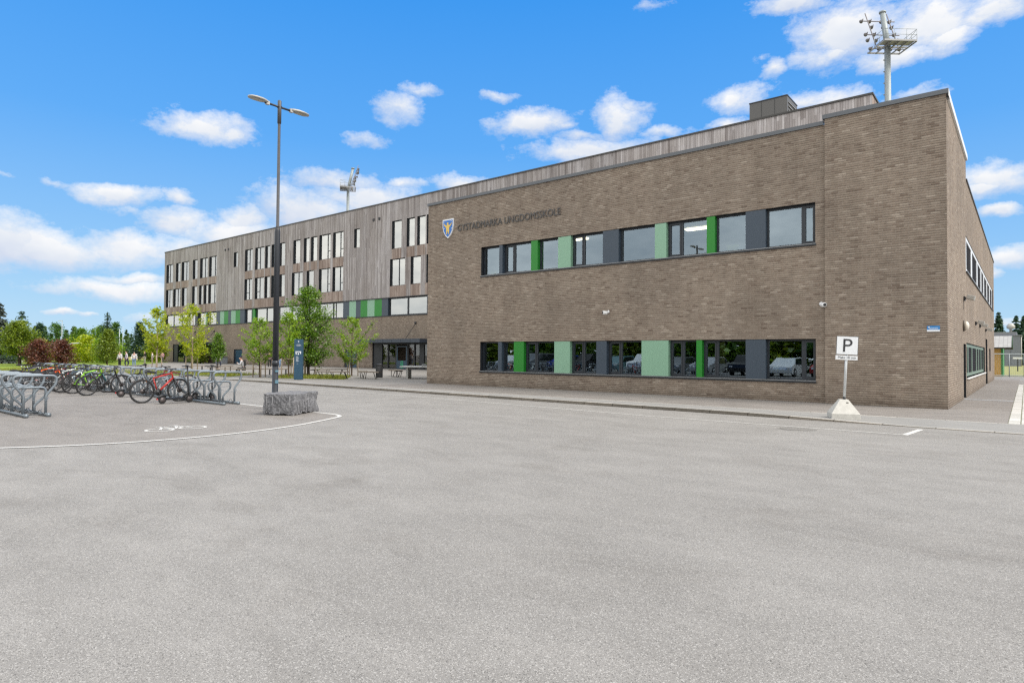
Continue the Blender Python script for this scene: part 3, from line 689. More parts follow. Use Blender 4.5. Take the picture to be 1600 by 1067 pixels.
# yellow notes and boxes on the upper sill, as seen through the glass
b = MB()
for (x, z, w, h, m) in ((-8.5, 5.33, .42, .26, 0), (-8.1, 5.33, .22, .18, 1), (-20.0, 5.33, .28, .16, 0), (-19.55, 5.33, .18, .3, 1), (-6.85, 1.35, .22, .2, 0), (-6.85, 1.02, .2, .2, 0), (-8.85, 1.25, .3, .8, 0)):
    b = MB(); b.box(x, x + w, YF + .32, YF + .42, z, z + h); part(b.build('sill_card', [plain('yellow_card', (.62, .60, .20), .7), plain('pale_card', (.6, .63, .65), .7)][m]))

# ---- side windows (dark slatted blinds between pale frames)
BLIND = new_mat('dark_blinds'); _m, _nt, _o = BLIND
_sp = _nt.nodes.new('ShaderNodeSeparateXYZ'); _nt.links.new(position(_nt), _sp.inputs[0])
_fr = math_(_nt, 'FRACT', math_(_nt, 'MULTIPLY', _sp.outputs[2], 12.5))
bsdf(_nt, _o, ramp(_nt, _fr, [(0, (.008, .008, .010)), (.6, (.022, .022, .026)), (.95, (.05, .05, .056))]), .95, 0, .05); BLIND = _m
WFRAME = plain('pale_window_frame', (.70, .71, .72), .4)
GFRAME = plain('green_grey_frame', (.13, .19, .15), .5)
def side_window(u0, u1, z0, z1, mat, off, fr_=.35):
    w = window((u0, u1, z0, z1), XR, mat=mat, axis='x', sgn=-1, off=off, fw_=.13, glass=GLASS_S)
    b = MB()
    for a_, c_2 in ((u0 + .13, u0 + fr_), (u1 - fr_, u1 - .13)): b = MB(); b.box(XR - off - .07, XR - off - .001, a_, c_2, z0 + .13, z1 - .13); part(b.build('side_panel', mat), w)
    b = MB(); b.face([(XR - off - .028, u0 + .09, z0 + .09), (XR - off - .028, u1 - .09, z0 + .09), (XR - off - .028, u1 - .09, z1 - .09), (XR - off - .028, u0 + .09, z1 - .09)])
    part(b.build('blind', BLIND), w)
e = [30.30, 33.8, 37.83, 41.26, 44.1, 47.74, 51.45, 55.0]
for u0, u1 in zip(e[:-1], e[1:]): side_window(u0, u1, 4.91, 6.28, WFRAME, .02)
b = MB(); b.box(XR - .2, XR + .05, 29.95, 55.95, 4.85, 4.89); part(b.build('sill', REVEAL))
e = [30.02, 31.9, 34.4, 37.7, 39.5, 41.6, 44.08]
for u0, u1 in zip(e[:-1], e[1:]): side_window(u0, u1, .79, 2.10, GFRAME, .06, .22)
b = MB(); b.box(XR - .2, XR + .06, 29.95, 44.15, .70, .75); part(b.build('sill', COPING_WHITE))
window((49.7, 51.5, .72, 2.14), XR, axis='x', sgn=-1, off=.1)
for (u0, u1, z1) in ((28.5, 29.7, 2.05), (45.1, 47.2, 2.65)):
    b = MB(); b.box(XR - .36, XR - .28, u0, u1, 0.01, z1); b.box(XR - .28, XR - .265, u0 + .1, u0 + .16, .9, 1.2, 1)
    part(b.build('door', [plain('brown_door_paint', (.05, .036, .028), .5), CHROME]))

# ---- timber block
row3 = [(-103.64, -101.32, 'L'), (-100.28, -98.74, ''), (-98.32, -95.91, 'm'), (-94.66, -93.16, ''), (-92.33, -90.0, 'm'), (-89.58, -87.36, 'R'), (-79.59, -77.62, 'L'), (-77.0, -74.77, 'L'), (-74.56, -73.36, ''), (-73.06, -71.85, ''), (-71.3, -69.96, ''),
        (-68.16, -66.69, ''), (-65.92, -64.76, ''), (-64.46, -63.23, ''), (-62.81, -60.62, 'R'), (-60.15, -58.22, 'R'), (-50.06, -48.59, ''), (-47.8, -46.63, ''), (-46.28, -45.08, ''), (-44.91, -43.6, '')]
row2 = [(-103.68, -101.33, 'L'), (-101.07, -98.66, 'm'), (-98.1, -96.52, ''), (-94.72, -93.17, ''), (-92.54, -91.34, ''), (-91.03, -89.78, ''), (-89.66, -87.42, 'R'), (-79.62, -77.65, 'L'), (-76.98, -74.75, 'L'), (-74.59, -73.37, ''), (-73.04, -71.88, ''), (-71.2, -69.94, ''),
        (-68.38, -66.1, 'm'), (-65.26, -63.83, ''), (-62.79, -60.59, 'R'), (-60.17, -58.22, 'R'), (-50.31, -48.01, 'm'), (-47.16, -45.71, ''), (-44.92, -43.6, '')]
small = [(-82.56, -81.45, 12.98, 14.96), (-56.33, -55.35, 12.92, 14.98)]
holes = [(a, c, 12.18, 15.03) for a, c, k in row3] + [(a, c, 8.40, 11.15) for a, c, k in row2] + small
XT0, XT1, YT1 = -104.35, -6.9, 57.0
def warm(u, z):
    if u > XL: return 3
    if 11.15 < z < 12.18 and any(a < u < c for a, c, k in row3): return 1
    if 7.26 < z < 8.40 and any(a - .3 < u < c + .3 for a, c, k in row2): return 1
    return 0
b = MB()
wall_with_openings(b, 'y', YT - .07, XT0, XT1, 7.26, 17.02, holes, .42, 1, (0, 2), warm, (XL,))
b.face([(XT1, YT - .07, 8.3), (XT1, YT1, 8.3), (XT1, YT1, 17.02), (XT1, YT - .07, 17.02)], 1, [(YT, 8), (YT1, 8), (YT1, 17), (YT, 17)])
b.face([(XT0, YT1, 7.26), (XT0, YT - .07, 7.26), (XT0, YT - .07, 17.02), (XT0, YT1, 17.02)], 0, [(YT1, 7), (YT, 7), (YT, 17), (YT1, 17)])
b.face([(XT1, YT1, 0), (XT0, YT1, 0), (XT0, YT1, 17.02), (XT1, YT1, 17.02)], 0)
b.face([(XT0, YT - .07, 7.26), (XT0, YT + .02, 7.26), (XT1, YT + .02, 7.26), (XT1, YT - .07, 7.26)], 2)
part(b.build('timber_wall', [TIMBER, TIMBER_WARM, REVEAL, TIMBER_PALE]))
b = MB(); b.box(XT0 - .06, XT1 + .06, YT - .14, YT1 + .05, 17.02, 17.13); part(b.build('roof', plain('roof_edge', (.06, .058, .055), .6)))
for rows, z0, z1 in ((row3, 12.18, 15.03), (row2, 8.40, 11.15)):
    for a, c, k in rows:
        mu = tr = None
        if k == 'm': mu = [(a + c) / 2 + .1]
        elif k == 'L': mu = [a + .98]; tr = (a, a + .98 + .0, z0 + .95)
        elif k == 'R': mu = [c - .72]; tr = (c - .72, c, z0 + .95)
        window((a + .005, c - .005, z0 + .005, z1 - .005), YT - .07, mu, trans=tr, off=.14, glass=GLASS_T, fw_=.06)
for (a, c, z0, z1) in small: window((a, c, z0, z1), YT - .07, off=.14, glass=GLASS_T)
b = MB()
for x in (-84.9, -84.0, -53.0, -52.07): b.box(x - .12, x + .12, YT - .16, YT - .072, 15.43, 15.68)
part(b.build('vent_cap', BLACK))
# brick ground storey with the long window band on top
band = (-103.9, -24.05, 5.36, 7.2)
doors = [(-82.28, -80.05, 0.0, 1.98), (-57.84, -55.71, 0.0, 1.95)]
entA = (-100.95, -84.92, 0.0, 2.72); entB = (-53.05, -44.4, 0.0, 2.62)
b = MB()
wall_with_openings(b, 'y', YT, XT0, XL, -.6, 7.26, [band, *doors, entA, entB], .30, 1)
b.face([(XT0, YT1, -.6), (XT0, YT, -.6), (XT0, YT, 7.26), (XT0, YT1, 7.26)], 0, [(YT1, 0), (YT, 0), (YT, 7.26), (YT1, 7.26)])
part(b.build('brick_wall', [BRICK, REVEAL]))
bspec = [('w', -103.9, -101.25), ('w', -101.25, -98.3), ('w', -98.3, -95.9), ('w', -95.9, -93.8), ('k', -93.8, -93.0), ('w', -93.0, -92.5), ('w', -92.5, -90.5), ('l', -90.5, -90.2), ('w', -90.2, -89.5), ('w', -89.5, -87.33), ('d', -87.33, -86.22), ('l', -86.22, -85.1), ('g', -85.1, -83.93), ('d', -83.93, -83.15), ('l', -83.15, -81.93), ('g', -81.93, -80.74), ('d', -80.74, -79.56),
         ('w', -79.56, -78.0), ('g', -77.55, -76.95), ('w', -78.0, -77.55), ('w', -76.95, -74.35), ('w', -74.35, -71.4), ('w', -71.4, -68.6), ('w', -68.6, -65.5), ('w', -65.5, -62.95), ('w', -62.95, -60.25), ('w', -60.25, -58.2), ('d', -58.2, -57.1), ('l', -57.1, -55.93), ('d', -55.93, -55.13), ('g', -55.13, -53.97), ('l', -53.97, -52.79), ('g', -52.79, -51.61), ('d', -51.61, -50.63),
         ('w', -50.63, -47.75), ('w', -47.75, -44.85), ('d', -44.85, -24.05)]
for k, a, c in bspec:
    if k == 'w': window((a, c, 5.42, 7.19), YT, [a + .5] if (abs(a + 60.25) < .01) else None, off=.16, glass=GLASS_T, fw_=.09)
    elif k == 'k': panel(a, c, 5.42, 7.19, NAVY, YT)
    else: panel(a, c, 5.42, 7.19, {'d': PAN_DARK, 'g': PAN_GREEN, 'l': PAN_LIGHT}[k], YT, front=-.01)
b = MB(); b.box(XT0, XL, YT - .05, YT + .28, 5.33, 5.41); part(b.build('sill', REVEAL))
b = MB(); b.box(XT0 - .02, XL, YT - .10, YT - .04, 7.2, 7.27); part(b.build('cladding_edge', REVEAL))
for (a, c, z0, z1) in doors:
    b = MB(); b.box(a, a + .3, YT + .06, YT + .2, z0, z1 - .002); b.box(c - .12, c - .002, YT + .06, YT + .2, z0, z1 - .002); b.box(a + .3, c - .12, YT + .06, YT + .2, z1 - .1, z1 - .002)
    f = part(b.build('door', NAVY))
    b = MB(); b.box(a + .3, c - .12, YT + .10, YT + .16, .02, z1 - .1); part(b.build('leaf', DKBLUE), f)
    b = MB(); b.tube([(c - .35, YT + .05, .95), (c - .35, YT + .05, 1.12)], .02, 6); part(b.build('handle', CHROME), f)
    b = MB()
    for z in (.22, .42, 1.4, 1.62): b.box(a + .31, a + .40, YT + .085, YT + .1, z, z + .09)
    part(b.build('hinge', CHROME), f)
GLASS_E = glass_mat('entrance_glass', (.5, .55, .52), 1.9)
def entrance(rect, cols, bays, doorbays):
    x0, x1, z0, z1 = rect
    b = MB(); y0, y1 = YT + .12, YT + .24
    b.box(x0, x1, y0, y1, z1 - .16, z1 - .002); b.box(x0, x1, y0, y1, 0.0, .07)
    for (a, c) in cols: b.box(a, c, y0 - .02, y1, .07, z1 - .16)
    f = part(b.build('entrance_frame', REVEAL))
    for (a, c) in bays: g = MB(); g.face([(a, YT + .18, .07), (c, YT + .18, .07), (c, YT + .18, z1 - .16), (a, YT + .18, z1 - .16)]); part(g.build('pane', GLASS_E), f)
    for (a, c) in doorbays:
        b = MB(); b.box(a, c, YT + .08, YT + .14, .04, .85); b.box(a, a + .14, YT + .08, YT + .14, .85, 2.2); b.box(c - .14, c, YT + .08, YT + .14, .85, 2.2); b.box(a, c, YT + .08, YT + .14, 2.2, 2.3)
        part(b.build('entrance_door', DKBLUE))
entrance(entB, [(-53.0, -51.6), (-50.75, -50.6), (-49.5, -49.3), (-47.75, -47.55), (-46.75, -46.6), (-45.95, -45.3), (-44.7, -44.4)], [(-51.6, -49.3), (-47.75, -45.95), (-45.3, -44.4)], [(-49.3, -47.75)])
entrance(entA, [(-100.9, -99.6), (-97.5, -97.2), (-95.6, -94.9), (-92.4, -92.1), (-88.0, -87.7), (-85.3, -84.95)], [(-99.6, -94.9), (-94.9, -91.5), (-88.0, -85.0)], [])
b = MB(); b.face([(-100.9, YT + 1.4, 0), (-84.9, YT + 1.4, 0), (-84.9, YT + 1.4, 2.7), (-100.9, YT + 1.4, 2.7)]); b.face([(-53, YT + 1.6, 0), (-44, YT + 1.6, 0), (-44, YT + 1.6, 2.7), (-53, YT + 1.6, 2.7)])
part(b.build('lobby_wall', plain('lobby_brown', (.10, .07, .055), .8)))
def canopy(x0, x1, z0, z1, rods, d=1.5):
    b = MB(); b.box(x0, x1, YT - d, YT - .002, z0, z1); n = int((x1 - x0) / 1.3)
    for i in range(1, n): b.box(x0 + (x1 - x0) * i / n - .02, x0 + (x1 - x0) * i / n + .02, YT - d - .02, YT - d - .001, z0 + .03, z1 - .03)
    o = part(b.build('canopy', plain('canopy_navy', (.030, .042, .062), .4)))
    b = MB()
    for x in rods: b.tube([(x, YT - d + .2, z1), (x, YT - .03, z1 + 1.55)], .03, 6); b.lathe([(.12, -.1), (.12, .02)], (x, YT - .0, z1 + 1.6), 10, 0, 'y')
    part(b.build('tie_rod', BLACK), o)
canopy(-53.6, -44.2, 2.62, 2.98, (-53.2, -46.4))
canopy(-95.4, -87.6, 2.60, 2.90, (-93.6, -86.6 - 1.2))
# door number on the entrance
def text_mesh(name, txt, size, loc, rot, mat, ext=.004, align='LEFT', parent=None, width=None, sp=1.0):
    cu = bpy.data.curves.new(name, 'FONT'); cu.body = txt; cu.size = size; cu.extrude = ext; cu.align_x = align; cu.space_character = sp
    to = bpy.data.objects.new(name + '_tmp', cu); COL.objects.link(to)
    bpy.context.view_layer.update()
    me = bpy.data.meshes.new_from_object(to.evaluated_get(bpy.context.evaluated_depsgraph_get()))
    bpy.data.objects.remove(to); bpy.data.curves.remove(cu)
    me.materials.clear(); me.materials.append(mat)
    if width:
        w = max(v.co.x for v in me.vertices) - min(v.co.x for v in me.vertices); k = width / w
        for v in me.vertices: v.co.x *= k
    T = Matrix.Translation(loc) @ rot.to_4x4(); me.transform(T)
    o = bpy.data.objects.new(name, me); COL.objects.link(o)
    if parent is not None: o.parent = parent
    return o
FRONT = Matrix(((1, 0, 0), (0, 0, -1), (0, 1, 0)))          # text facing -y
part(text_mesh('door_number', '8', 1.05, (-48.5, YT + .078, .10), FRONT, plain('number_green', (.02, .36, .16), .5), .002, 'CENTER'))

# ---- things fixed on the walls
nm = text_mesh('school_name_sign', 'GYSTADMARKA UNGDOMSSKOLE', .46, (-21.93, YF - .035, 7.63), FRONT, plain('letter_metal', (.085, .083, .082), .4, .4), .010, width=6.23)
tag(nm, 'dark metal letters reading GYSTADMARKA UNGDOMSSKOLE fixed to the brick front', 'sign')
# coat of arms
arms = thing('coat_of_arms', 'blue shield with white edge and yellow figure on the brick front', 'emblem', (-22.565, YF - .01, 7.85))
def shield(s):
    P = [(-.38 * s, .47 * s), (.38 * s, .47 * s)]
    R_ = [(.38 * s, .47 * s), (.375 * s, .1 * s), (.31 * s, -.14 * s), (.19 * s, -.34 * s), (0, -.50 * s)]
    pts = [(-.38 * s, .47 * s)] + [(-x, z) for x, z in R_[1:4]] + [(0, -.50 * s)] + [(x, z) for x, z in R_[1:4]][::-1] + [(.38 * s, .47 * s)]
    return pts
b = MB(); b.prism(shield(1.0), -.05, .02); b.build('shield_rim', SIGN_WHITE, arms)
b = MB(); b.prism(shield(.87), -.062, -.045); b.build('shield_field', plain('heraldic_blue', (.03, .16, .50), .4, var=.04), arms)
fig = [(0, .30), (.05, .29), (.065, .24), (.04, .19), (.10, .15), (.20, .20), (.26, .27), (.29, .24), (.22, .13), (.12, .06), (.09, -.05), (.11, -.13), (.08, -.22), (.12, -.29), (.05, -.28), (.03, -.20), (0, -.12)]
fig = [(x, z) for x, z in fig]; poly = [(-x, z) for x, z in fig[1:]] + [fig[-1]] if False else [(-x, z) for x, z in fig[:-1]] + [fig[-1]] + [p for p in reversed(fig[:-1])][:-1]
b = MB(); b.prism(poly, -.072, -.058); b.build('figure', plain('heraldic_yellow', (.72, .50, .10), .4, var=.04), arms)
b = MB()
for (x, z) in ((-.27, .33), (.24, .36), (.29, -.02), (-.25, .02)):
    b.prism([(x + .035 * math.cos(a * PI / 5 + .3) * (1 if a % 2 else .45), z + .035 * math.sin(a * PI / 5 + .3) * (1 if a % 2 else .45)) for a in range(10)], -.070, -.058)
b.build('star', SIGN_WHITE, arms)

def bullet_camera(loc, ang, label):
    t = thing('security_camera', label, 'camera', loc, ang)
    t.scale = (.8, .8, .8)
    b = MB(); b.lathe([(.09, 0), (.09, -.05), (.05, -.06)], (0, 0, 0), 14, 0, 'y'); b.tube([(0, -.05, 0), (0, -.15, -.03)], .03, 8); b.build('bracket', WHITE, t)
    b = MB(); b.lathe([(.085, 0), (.095, -.03), (.095, -.2), (.085, -.23)], (0, -.10, -.05), 16, 0, 'y'); b.build('housing', WHITE, t)
    b = MB(); b.lathe([(.062, -.228), (.062, -.245), (.03, -.25)], (0, -.10, -.05), 16, 0, 'y'); b.build('lens', BLACK, t)
    return t
bullet_camera((-13.26, YF, 3.30), R(-38), 'white bullet camera on the brick front above the lower pale green panel')
bullet_camera((-5.22, YF, 3.26), R(35), 'white bullet camera in the brick corner beside the projecting bay')
al = thing('alarm_sign', 'small blue and white alarm plate near the brick corner', 'sign', (-2.12, YB - .006, 2.38))
b = MB(); b.box(-.16, .16, -.008, .006, -.085, .085); b.build('plate', plain('alarm_blue', (.03, .22, .55), .4), al)
b = MB(); b.box(-.16, .16, -.012, -.009, -.085, -.03); b.build('white_band', SIGN_WHITE, al)
b = MB(); b.box(-.10, .12, -.012, -.009, .0, .018); b.box(-.13, -.09, -.012, -.009, .03, .06); b.build('print', SIGN_WHITE, al)
def wall_lamp(name, y, z, kind, label):
    t = thing(name, label, 'lamp', (XR, y, z))
    if kind == 'flood':
        b = MB(); b.box(0, .06, -.08, .08, -.08, .08); b.tube([(.05, 0, 0), (.13, 0, .03)], .025, 8); b.build('bracket', BLACK, t)
        b = MB(); b.obox((.22, 0, .03), (.12, 0, -.035), (0, .20, 0), (.02, 0, .075)); b.build('lamp_head', LAMP_BODY, t, bevel=.02)
    else:
        b = MB(); b.lathe([(.20, 0), (.20, .05), (.17, .06)], (0, 0, 0), 20, 0, 'x'); b.build('base', plain('bulkhead_brown', (.10, .08, .06), .5), t)
        b = MB(); b.lathe([(.17, .06), (.165, .12), (.11, .17), (.02, .185)], (0, 0, 0), 20, 0, 'x'); b.build('glass_cover', plain('opal_glass', (.68, .63, .54), .3), t)
wall_lamp('wall_floodlight', 28.7, 3.72, 'flood', 'grey box floodlight on the side wall, the highest of its lamps')
wall_lamp('bulkhead_lamp', 28.4, 2.70, 'bulk', 'round opal bulkhead lamp on the side wall beside the dark door')
wall_lamp('wall_floodlight', 35.5, 3.10, 'flood', 'small floodlight above the lower side windows, nearer of the close pair')
wall_lamp('wall_floodlight', 38.9, 3.12, 'flood', 'small floodlight above the lower side windows, farther of the close pair')
wall_lamp('wall_floodlight', 44.8, 3.12, 'flood', 'box floodlight beside the tall dark side door')
# plant room on the roof
ru = thing('rooftop_plant_box', 'dark grey metal plant box standing on the school roof', 'ventilation box', (-13.8, 46.2, 17.13))
b = MB(); b.box(-1.27, 1.27, -1.2, 1.2, 0, 2.27); b.build('casing', plain('plant_box_metal', (.115, .112, .108), .5, .2, .1, 1), ru)
b = MB()
for x in (-.45, .45): b.box(x - .012, x + .012, -1.215, -1.203, .02, 2.2)
b.box(-1.3, 1.3, -1.24, 1.24, 2.272, 2.34); b.build('trim', BLACK, ru)
b = MB()
for i in range(6): b.obox((1.30, 0, .5 + i * .28), (.03, 0, -.05), (0, .9, 0), (.004, 0, .006))
b.build('louvre', LAMP_BODY, ru)
# ================================================================== STREET FURNITURE
# ---- lamp post
sl = thing('street_lamp', 'tall dark twin-headed lamp post rising behind the granite block', 'street lamp', (-15.40, 9.0, 0))
b = MB(); b.lathe([(.115, 0), (.115, .02), (.078, .03), (.076, 1.15)], n=16); b.lathe([(.076, 1.15), (.072, 4.72), (.062, 4.78), (.046, 4.84), (.046, 4.86)], n=16)
b.lathe([(.084, 1.17), (.084, 1.30)], n=16); b.build('lower_pole', LAMP_POLE, sl)
b = MB(); b.lathe([(.060, 4.72), (.060, 4.80), (.040, 4.81), (.036, 8.18)], n=14); b.lathe([(.050, 7.62), (.050, 8.22), (.03, 8.24)], n=14); b.build('upper_pole', plain('upper_pole_grey', (.070, .070, .074), .45), sl)
b = MB(); b.box(.0745, .078, -.05, .05, .42, .95); b.build('label_plate', plain('pole_sticker', (.08, .12, .16), .5), sl) if False else None
b = MB(); b.tube([(0, -.42, 8.06), (0, .42, 8.06)], .028, 10); b.lathe([(.045, -.05), (.045, .05)], (0, 0, 8.06), 12, 0, 'y'); b.build('arm', LAMP_POLE, sl)
def lamp_head(sg):
    b = MB()
    prof = [(.34, .05, .04), (.40, .085, .06), (.52, .135, .068), (.68, .145, .06), (.81, .115, .044), (.87, .05, .025)]
    vs = []; fs = []; n = 14
    for (y, w, h) in prof:
        for k in range(n):
            a = 2 * PI * k / n; z = math.sin(a)
            vs.append((w * math.cos(a), sg * y, 8.06 + (h * z if z > 0 else .02 * z) + .02))
    for i in range(len(prof) - 1):
        for k in range(n):
            l = (k + 1) % n; f = (i * n + k, i * n + l, (i + 1) * n + l, (i + 1) * n + k); fs.append(f if sg < 0 else f[::-1])
    fs.append(tuple(range(n))); fs.append(tuple((len(prof) - 1) * n + k for k in range(n)))
    b.shared(vs, fs); b.box(-.04, .04, min(sg * .30, sg * .39), max(sg * .30, sg * .39), 8.02, 8.11)
    h = b.build('lamp_head', LAMP_BODY, sl)
    b = MB(); b.face([(-.08, sg * .48, 8.057), (.08, sg * .48, 8.057), (.085, sg * .77, 8.057), (-.085, sg * .77, 8.057)][::1 if sg > 0 else -1]); b.build('lens', LENS, h)
lamp_head(1); lamp_head(-1)
b = MB()
for z in (1.0, .70): b.box(.03, .083, -.045, .045, z, z + (.09 if z < 1 else .05))
b.build('sticker', plain('pole_sticker', (.10, .20, .26), .5), sl)

# ---- granite block
def granite():
    m, nt, out = new_mat('split_granite'); p = coords(nt)
    n1 = noise(nt, p, 38, 5, .7); n2 = noise(nt, p, 6, 3, .6)
    c = ramp(nt, n1, [(.30, (.080, .081, .088)), (.46, (.15, .152, .16)), (.60, (.22, .22, .23)), (.72, (.35, .35, .36))])
    c = mixc(nt, 1.0, c, ramp(nt, n2, [(.3, (.75, .75, .77)), (.7, (1.15, 1.15, 1.15))]), 'MULTIPLY')
    bsdf(nt, out, c, .8, 0, .3, n1, .45, .015); return m
GRAN = granite()
gb = thing('granite_block', 'rough split grey granite block standing in front of the lamp post', 'stone block', (-14.24, 8.78, 0), R(29))
bm = bmesh.new(); bmesh.ops.create_cube(bm, size=1); bmesh.ops.scale(bm, vec=(.78, 1.26, .49), verts=bm.verts); bmesh.ops.translate(bm, vec=(0, 0, .27), verts=bm.verts)
bmesh.ops.subdivide_edges(bm, edges=bm.edges[:], cuts=44, use_grid_fill=True)
from mathutils import noise as mno
for v in bm.verts:
    p = v.co * 9; n1 = mno.noise(p * .45) * .045 + mno.noise(p * 1.6) * .020 + mno.noise(p * 5) * .009
    v.co += Vector((v.co.x / .4, v.co.y / .63, (v.co.z - .27) / .245)).normalized() * n1
    # drill grooves down the faces
    if abs(v.co.z - .27) < .25:
        g = abs(((v.co.y if abs(v.co.x) > .36 else v.co.x) / .135) % 1 - .5)
        if g < .10: v.co.x *= .972; v.co.y *= .988
    if v.co.z < .08: v.co.z = max(.012, v.co.z + mno.noise(p * .8) * .05)
me = bpy.data.meshes.new('block'); bm.to_mesh(me); bm.free(); me.materials.append(GRAN)
o = bpy.data.objects.new('block', me); COL.objects.link(o); o.parent = gb
b = MB()
for sx in (-1, 1):
    for k in range(9):
        y = -.54 + k * .13 + rng.uniform(-.02, .02)
        b.tube([(sx * .392, y, .06), (sx * .392, y, .30 + rng.uniform(0, .17))], .009, 6)
for k in range(5):
    x = -.3 + k * .15
    b.tube([(x, -.625, .07), (x, -.625, .46)], .010, 6)
b.build('drill_mark', plain('drill_mark_grey', (.25, .25, .26), .85), gb)

# ---- parking sign on a concrete foot
ps = thing('parking_sign', 'leaning white P parking sign on a pale concrete foot', 'road sign', (-3.44, 16.98, .02), R(22))
b = MB(); t_ = .31; bt = .36
b.shared([(-t_, -t_, 0), (t_, -t_, 0), (t_, t_, 0), (-t_, t_, 0), (-t_, -t_, .14), (t_, -t_, .14), (t_, t_, .14), (-t_, t_, .14), (-.095, -.095, .47), (.095, -.095, .47), (.095, .095, .47), (-.095, .095, .47)],
         [(0, 3, 2, 1), (0, 1, 5, 4), (1, 2, 6, 5), (2, 3, 7, 6), (3, 0, 4, 7), (4, 5, 9, 8), (5, 6, 10, 9), (6, 7, 11, 10), (7, 4, 8, 11), (8, 9, 10, 11)], 0, False)
b.build('concrete_foot', CONCRETE, ps, bevel=.012)
b = MB(); b.lathe([(.03, 0), (.03, .012)], (.06, -.152, .385), 10, 0, 'y'); b.build('hole_shadow_disc', plain('hole_shadow_plug', (.12, .115, .1), .9), ps)  # solid disc, coloured dark as the shadow inside a lifting hole
LEAN = Matrix.Rotation(R(2.6), 4, 'Y'); FACE_ROT = Matrix.Rotation(R(-2), 4, 'Z')
def lean(o): o.matrix_local = LEAN @ FACE_ROT; return o
b = MB(); b.lathe([(.030, .44), (.030, 1.95)], n=14); lean(b.build('pole', plain('galvanised_post', (.60, .62, .63), .4, .4), ps))
b = MB(); b.lathe([(.034, .46), (.034, .53)], n=14); lean(b.build('clamp', BLACK, ps))
b = MB(); b.box(-.236, .236, -.062, -.045, 1.55, 2.0); pl = lean(b.build('sign_plate', plain('sign_back_grey', (.10, .105, .11), .4), ps))
b = MB(); b.box(-.226, .226, -.0655, -.0622, 1.561, 1.989); o = b.build('sign_face', SIGN_WHITE, pl)
text_mesh('letter', 'P', .46, (-.12, -.0675, 1.62), FRONT, plain('sign_black', (.025, .025, .028), .45), .0015, parent=pl)
b = MB(); b.box(-.242, .236, -.058, -.045, 1.428, 1.532); p2 = lean(b.build('sub_plate', SIGN_WHITE, ps))
text_mesh('lettering', 'Maks 10 min', .082, (-.19, -.0605, 1.458), FRONT, plain('sign_black', (.025, .025, .028), .45), .0012, parent=p2, width=.385)

# ---- bicycle racks: hoops on two rails
RACK_D = .42; SP = .475
def hoop(kind):
    b = MB(); d = RACK_D / 2
    if kind == 'high': z0, zb, zw, zt, w = .05, .46, .80, .935, .42
    else: z0, zb, zw, zt, w = .05, .22, .50, .645, .34
    def bez(p0, p1, p2, n=5): return [tuple((1 - t) ** 2 * a + 2 * t * (1 - t) * q + t * t * c for a, q, c in zip(p0, p1, p2)) for t in [i / n for i in range(n + 1)]]
    L = [(0, -d, z0), (0, -d, zb - .03)] + bez((0, -d, zb - .02), (0, -d, zb), (0, -d - .02, zb + .04), 3) + bez((0, -w + .03, zw - .07), (0, -w - .035, zt), (0, -w + .12, zt), 7)
    if kind == 'low': L = [(0, -d + .1, z0), (0, -d + .1, zb - .03)] + bez((0, -d + .1, zb - .02), (0, -d + .1, zb), (0, -d + .06, zb + .05), 3) + bez((0, -w + .03, zw - .07), (0, -w - .035, zt), (0, -w + .12, zt), 7)
    P = L + [(x, -y, z) for x, y, z in reversed(L)]
    b.tube(P, .028, 8)
    return b
def rack_module(n, label, loc, group):
    t = thing('bike_rack', label, 'bicycle rack', loc, 0, group)
    Ln = n * 2 * SP + .12
    for y in (-RACK_D / 2, RACK_D / 2):
        b = MB(); b.tube([(-Ln / 2, y, .045), (Ln / 2, y, .045)], .034, 8); b.lathe([(.05, -Ln / 2 - .01), (.05, -Ln / 2 + .03)], (0, y, .045), 10, 0, 'x'); b.lathe([(.05, Ln / 2 - .03), (.05, Ln / 2 + .01)], (0, y, .045), 10, 0, 'x')
        b.build('rail', GALV, t)
    for i in range(n * 2):
        x = Ln / 2 - .24 - i * SP; kind = 'high' if i % 2 == 0 else 'low'
        if i == 0: ms = {}
        if kind not in ms: ms[kind] = hoop(kind).build('hoop', GALV, t, (x, 0, 0))
        else:
            c = ms[kind].copy(); COL.objects.link(c); c.location = (x, 0, 0)
        zt = .935 if kind == 'high' else .645
        if 'rod' + kind not in ms:
            b = MB(); z = zt - .14
            b.tube([(0, -.33 if kind == 'high' else -.26, z - .16), (.10, -.02, z - .02), (.16, .20, z), (.10, .30, z), (.0, .36 if kind == 'high' else .28, z - .10)], .006, 5)
            b.tube([(0, -.22, z - .36), (.12, 0, z - .42), (.12, .2, z - .42), (0, .26, z - .36)], .006, 5)
            ms['rod' + kind] = b.build('locking_rod', GALV, t, (x, 0, 0))
            b = MB()
            for y in (-.12, .1): b.tube([(-.05, y - .05, .05), (-.03, y, .15), (.03, y, .15), (.05, y + .05, .05)], .008, 5)
            b.tube([(0, -.2, .05), (0, .2, .05)], .010, 5)
            ms['cl' + kind] = b.build('wheel_cleat', plain('dark_galvanised', (.10, .11, .12), .6, .3), t, (x, 0, 0))
        else:
            for q in ('rod', 'cl'):
                c = ms[q + kind].copy(); COL.objects.link(c); c.location = (x, 0, 0)
    return t
LM = 3 * 2 * SP + .12
RR = [rack_module(3, 'empty galvanised hoop rack at the row end nearest the granite block', (-17.66 - LM / 2, 8.97, .004), 'hoop racks in the row by the lamp post')]
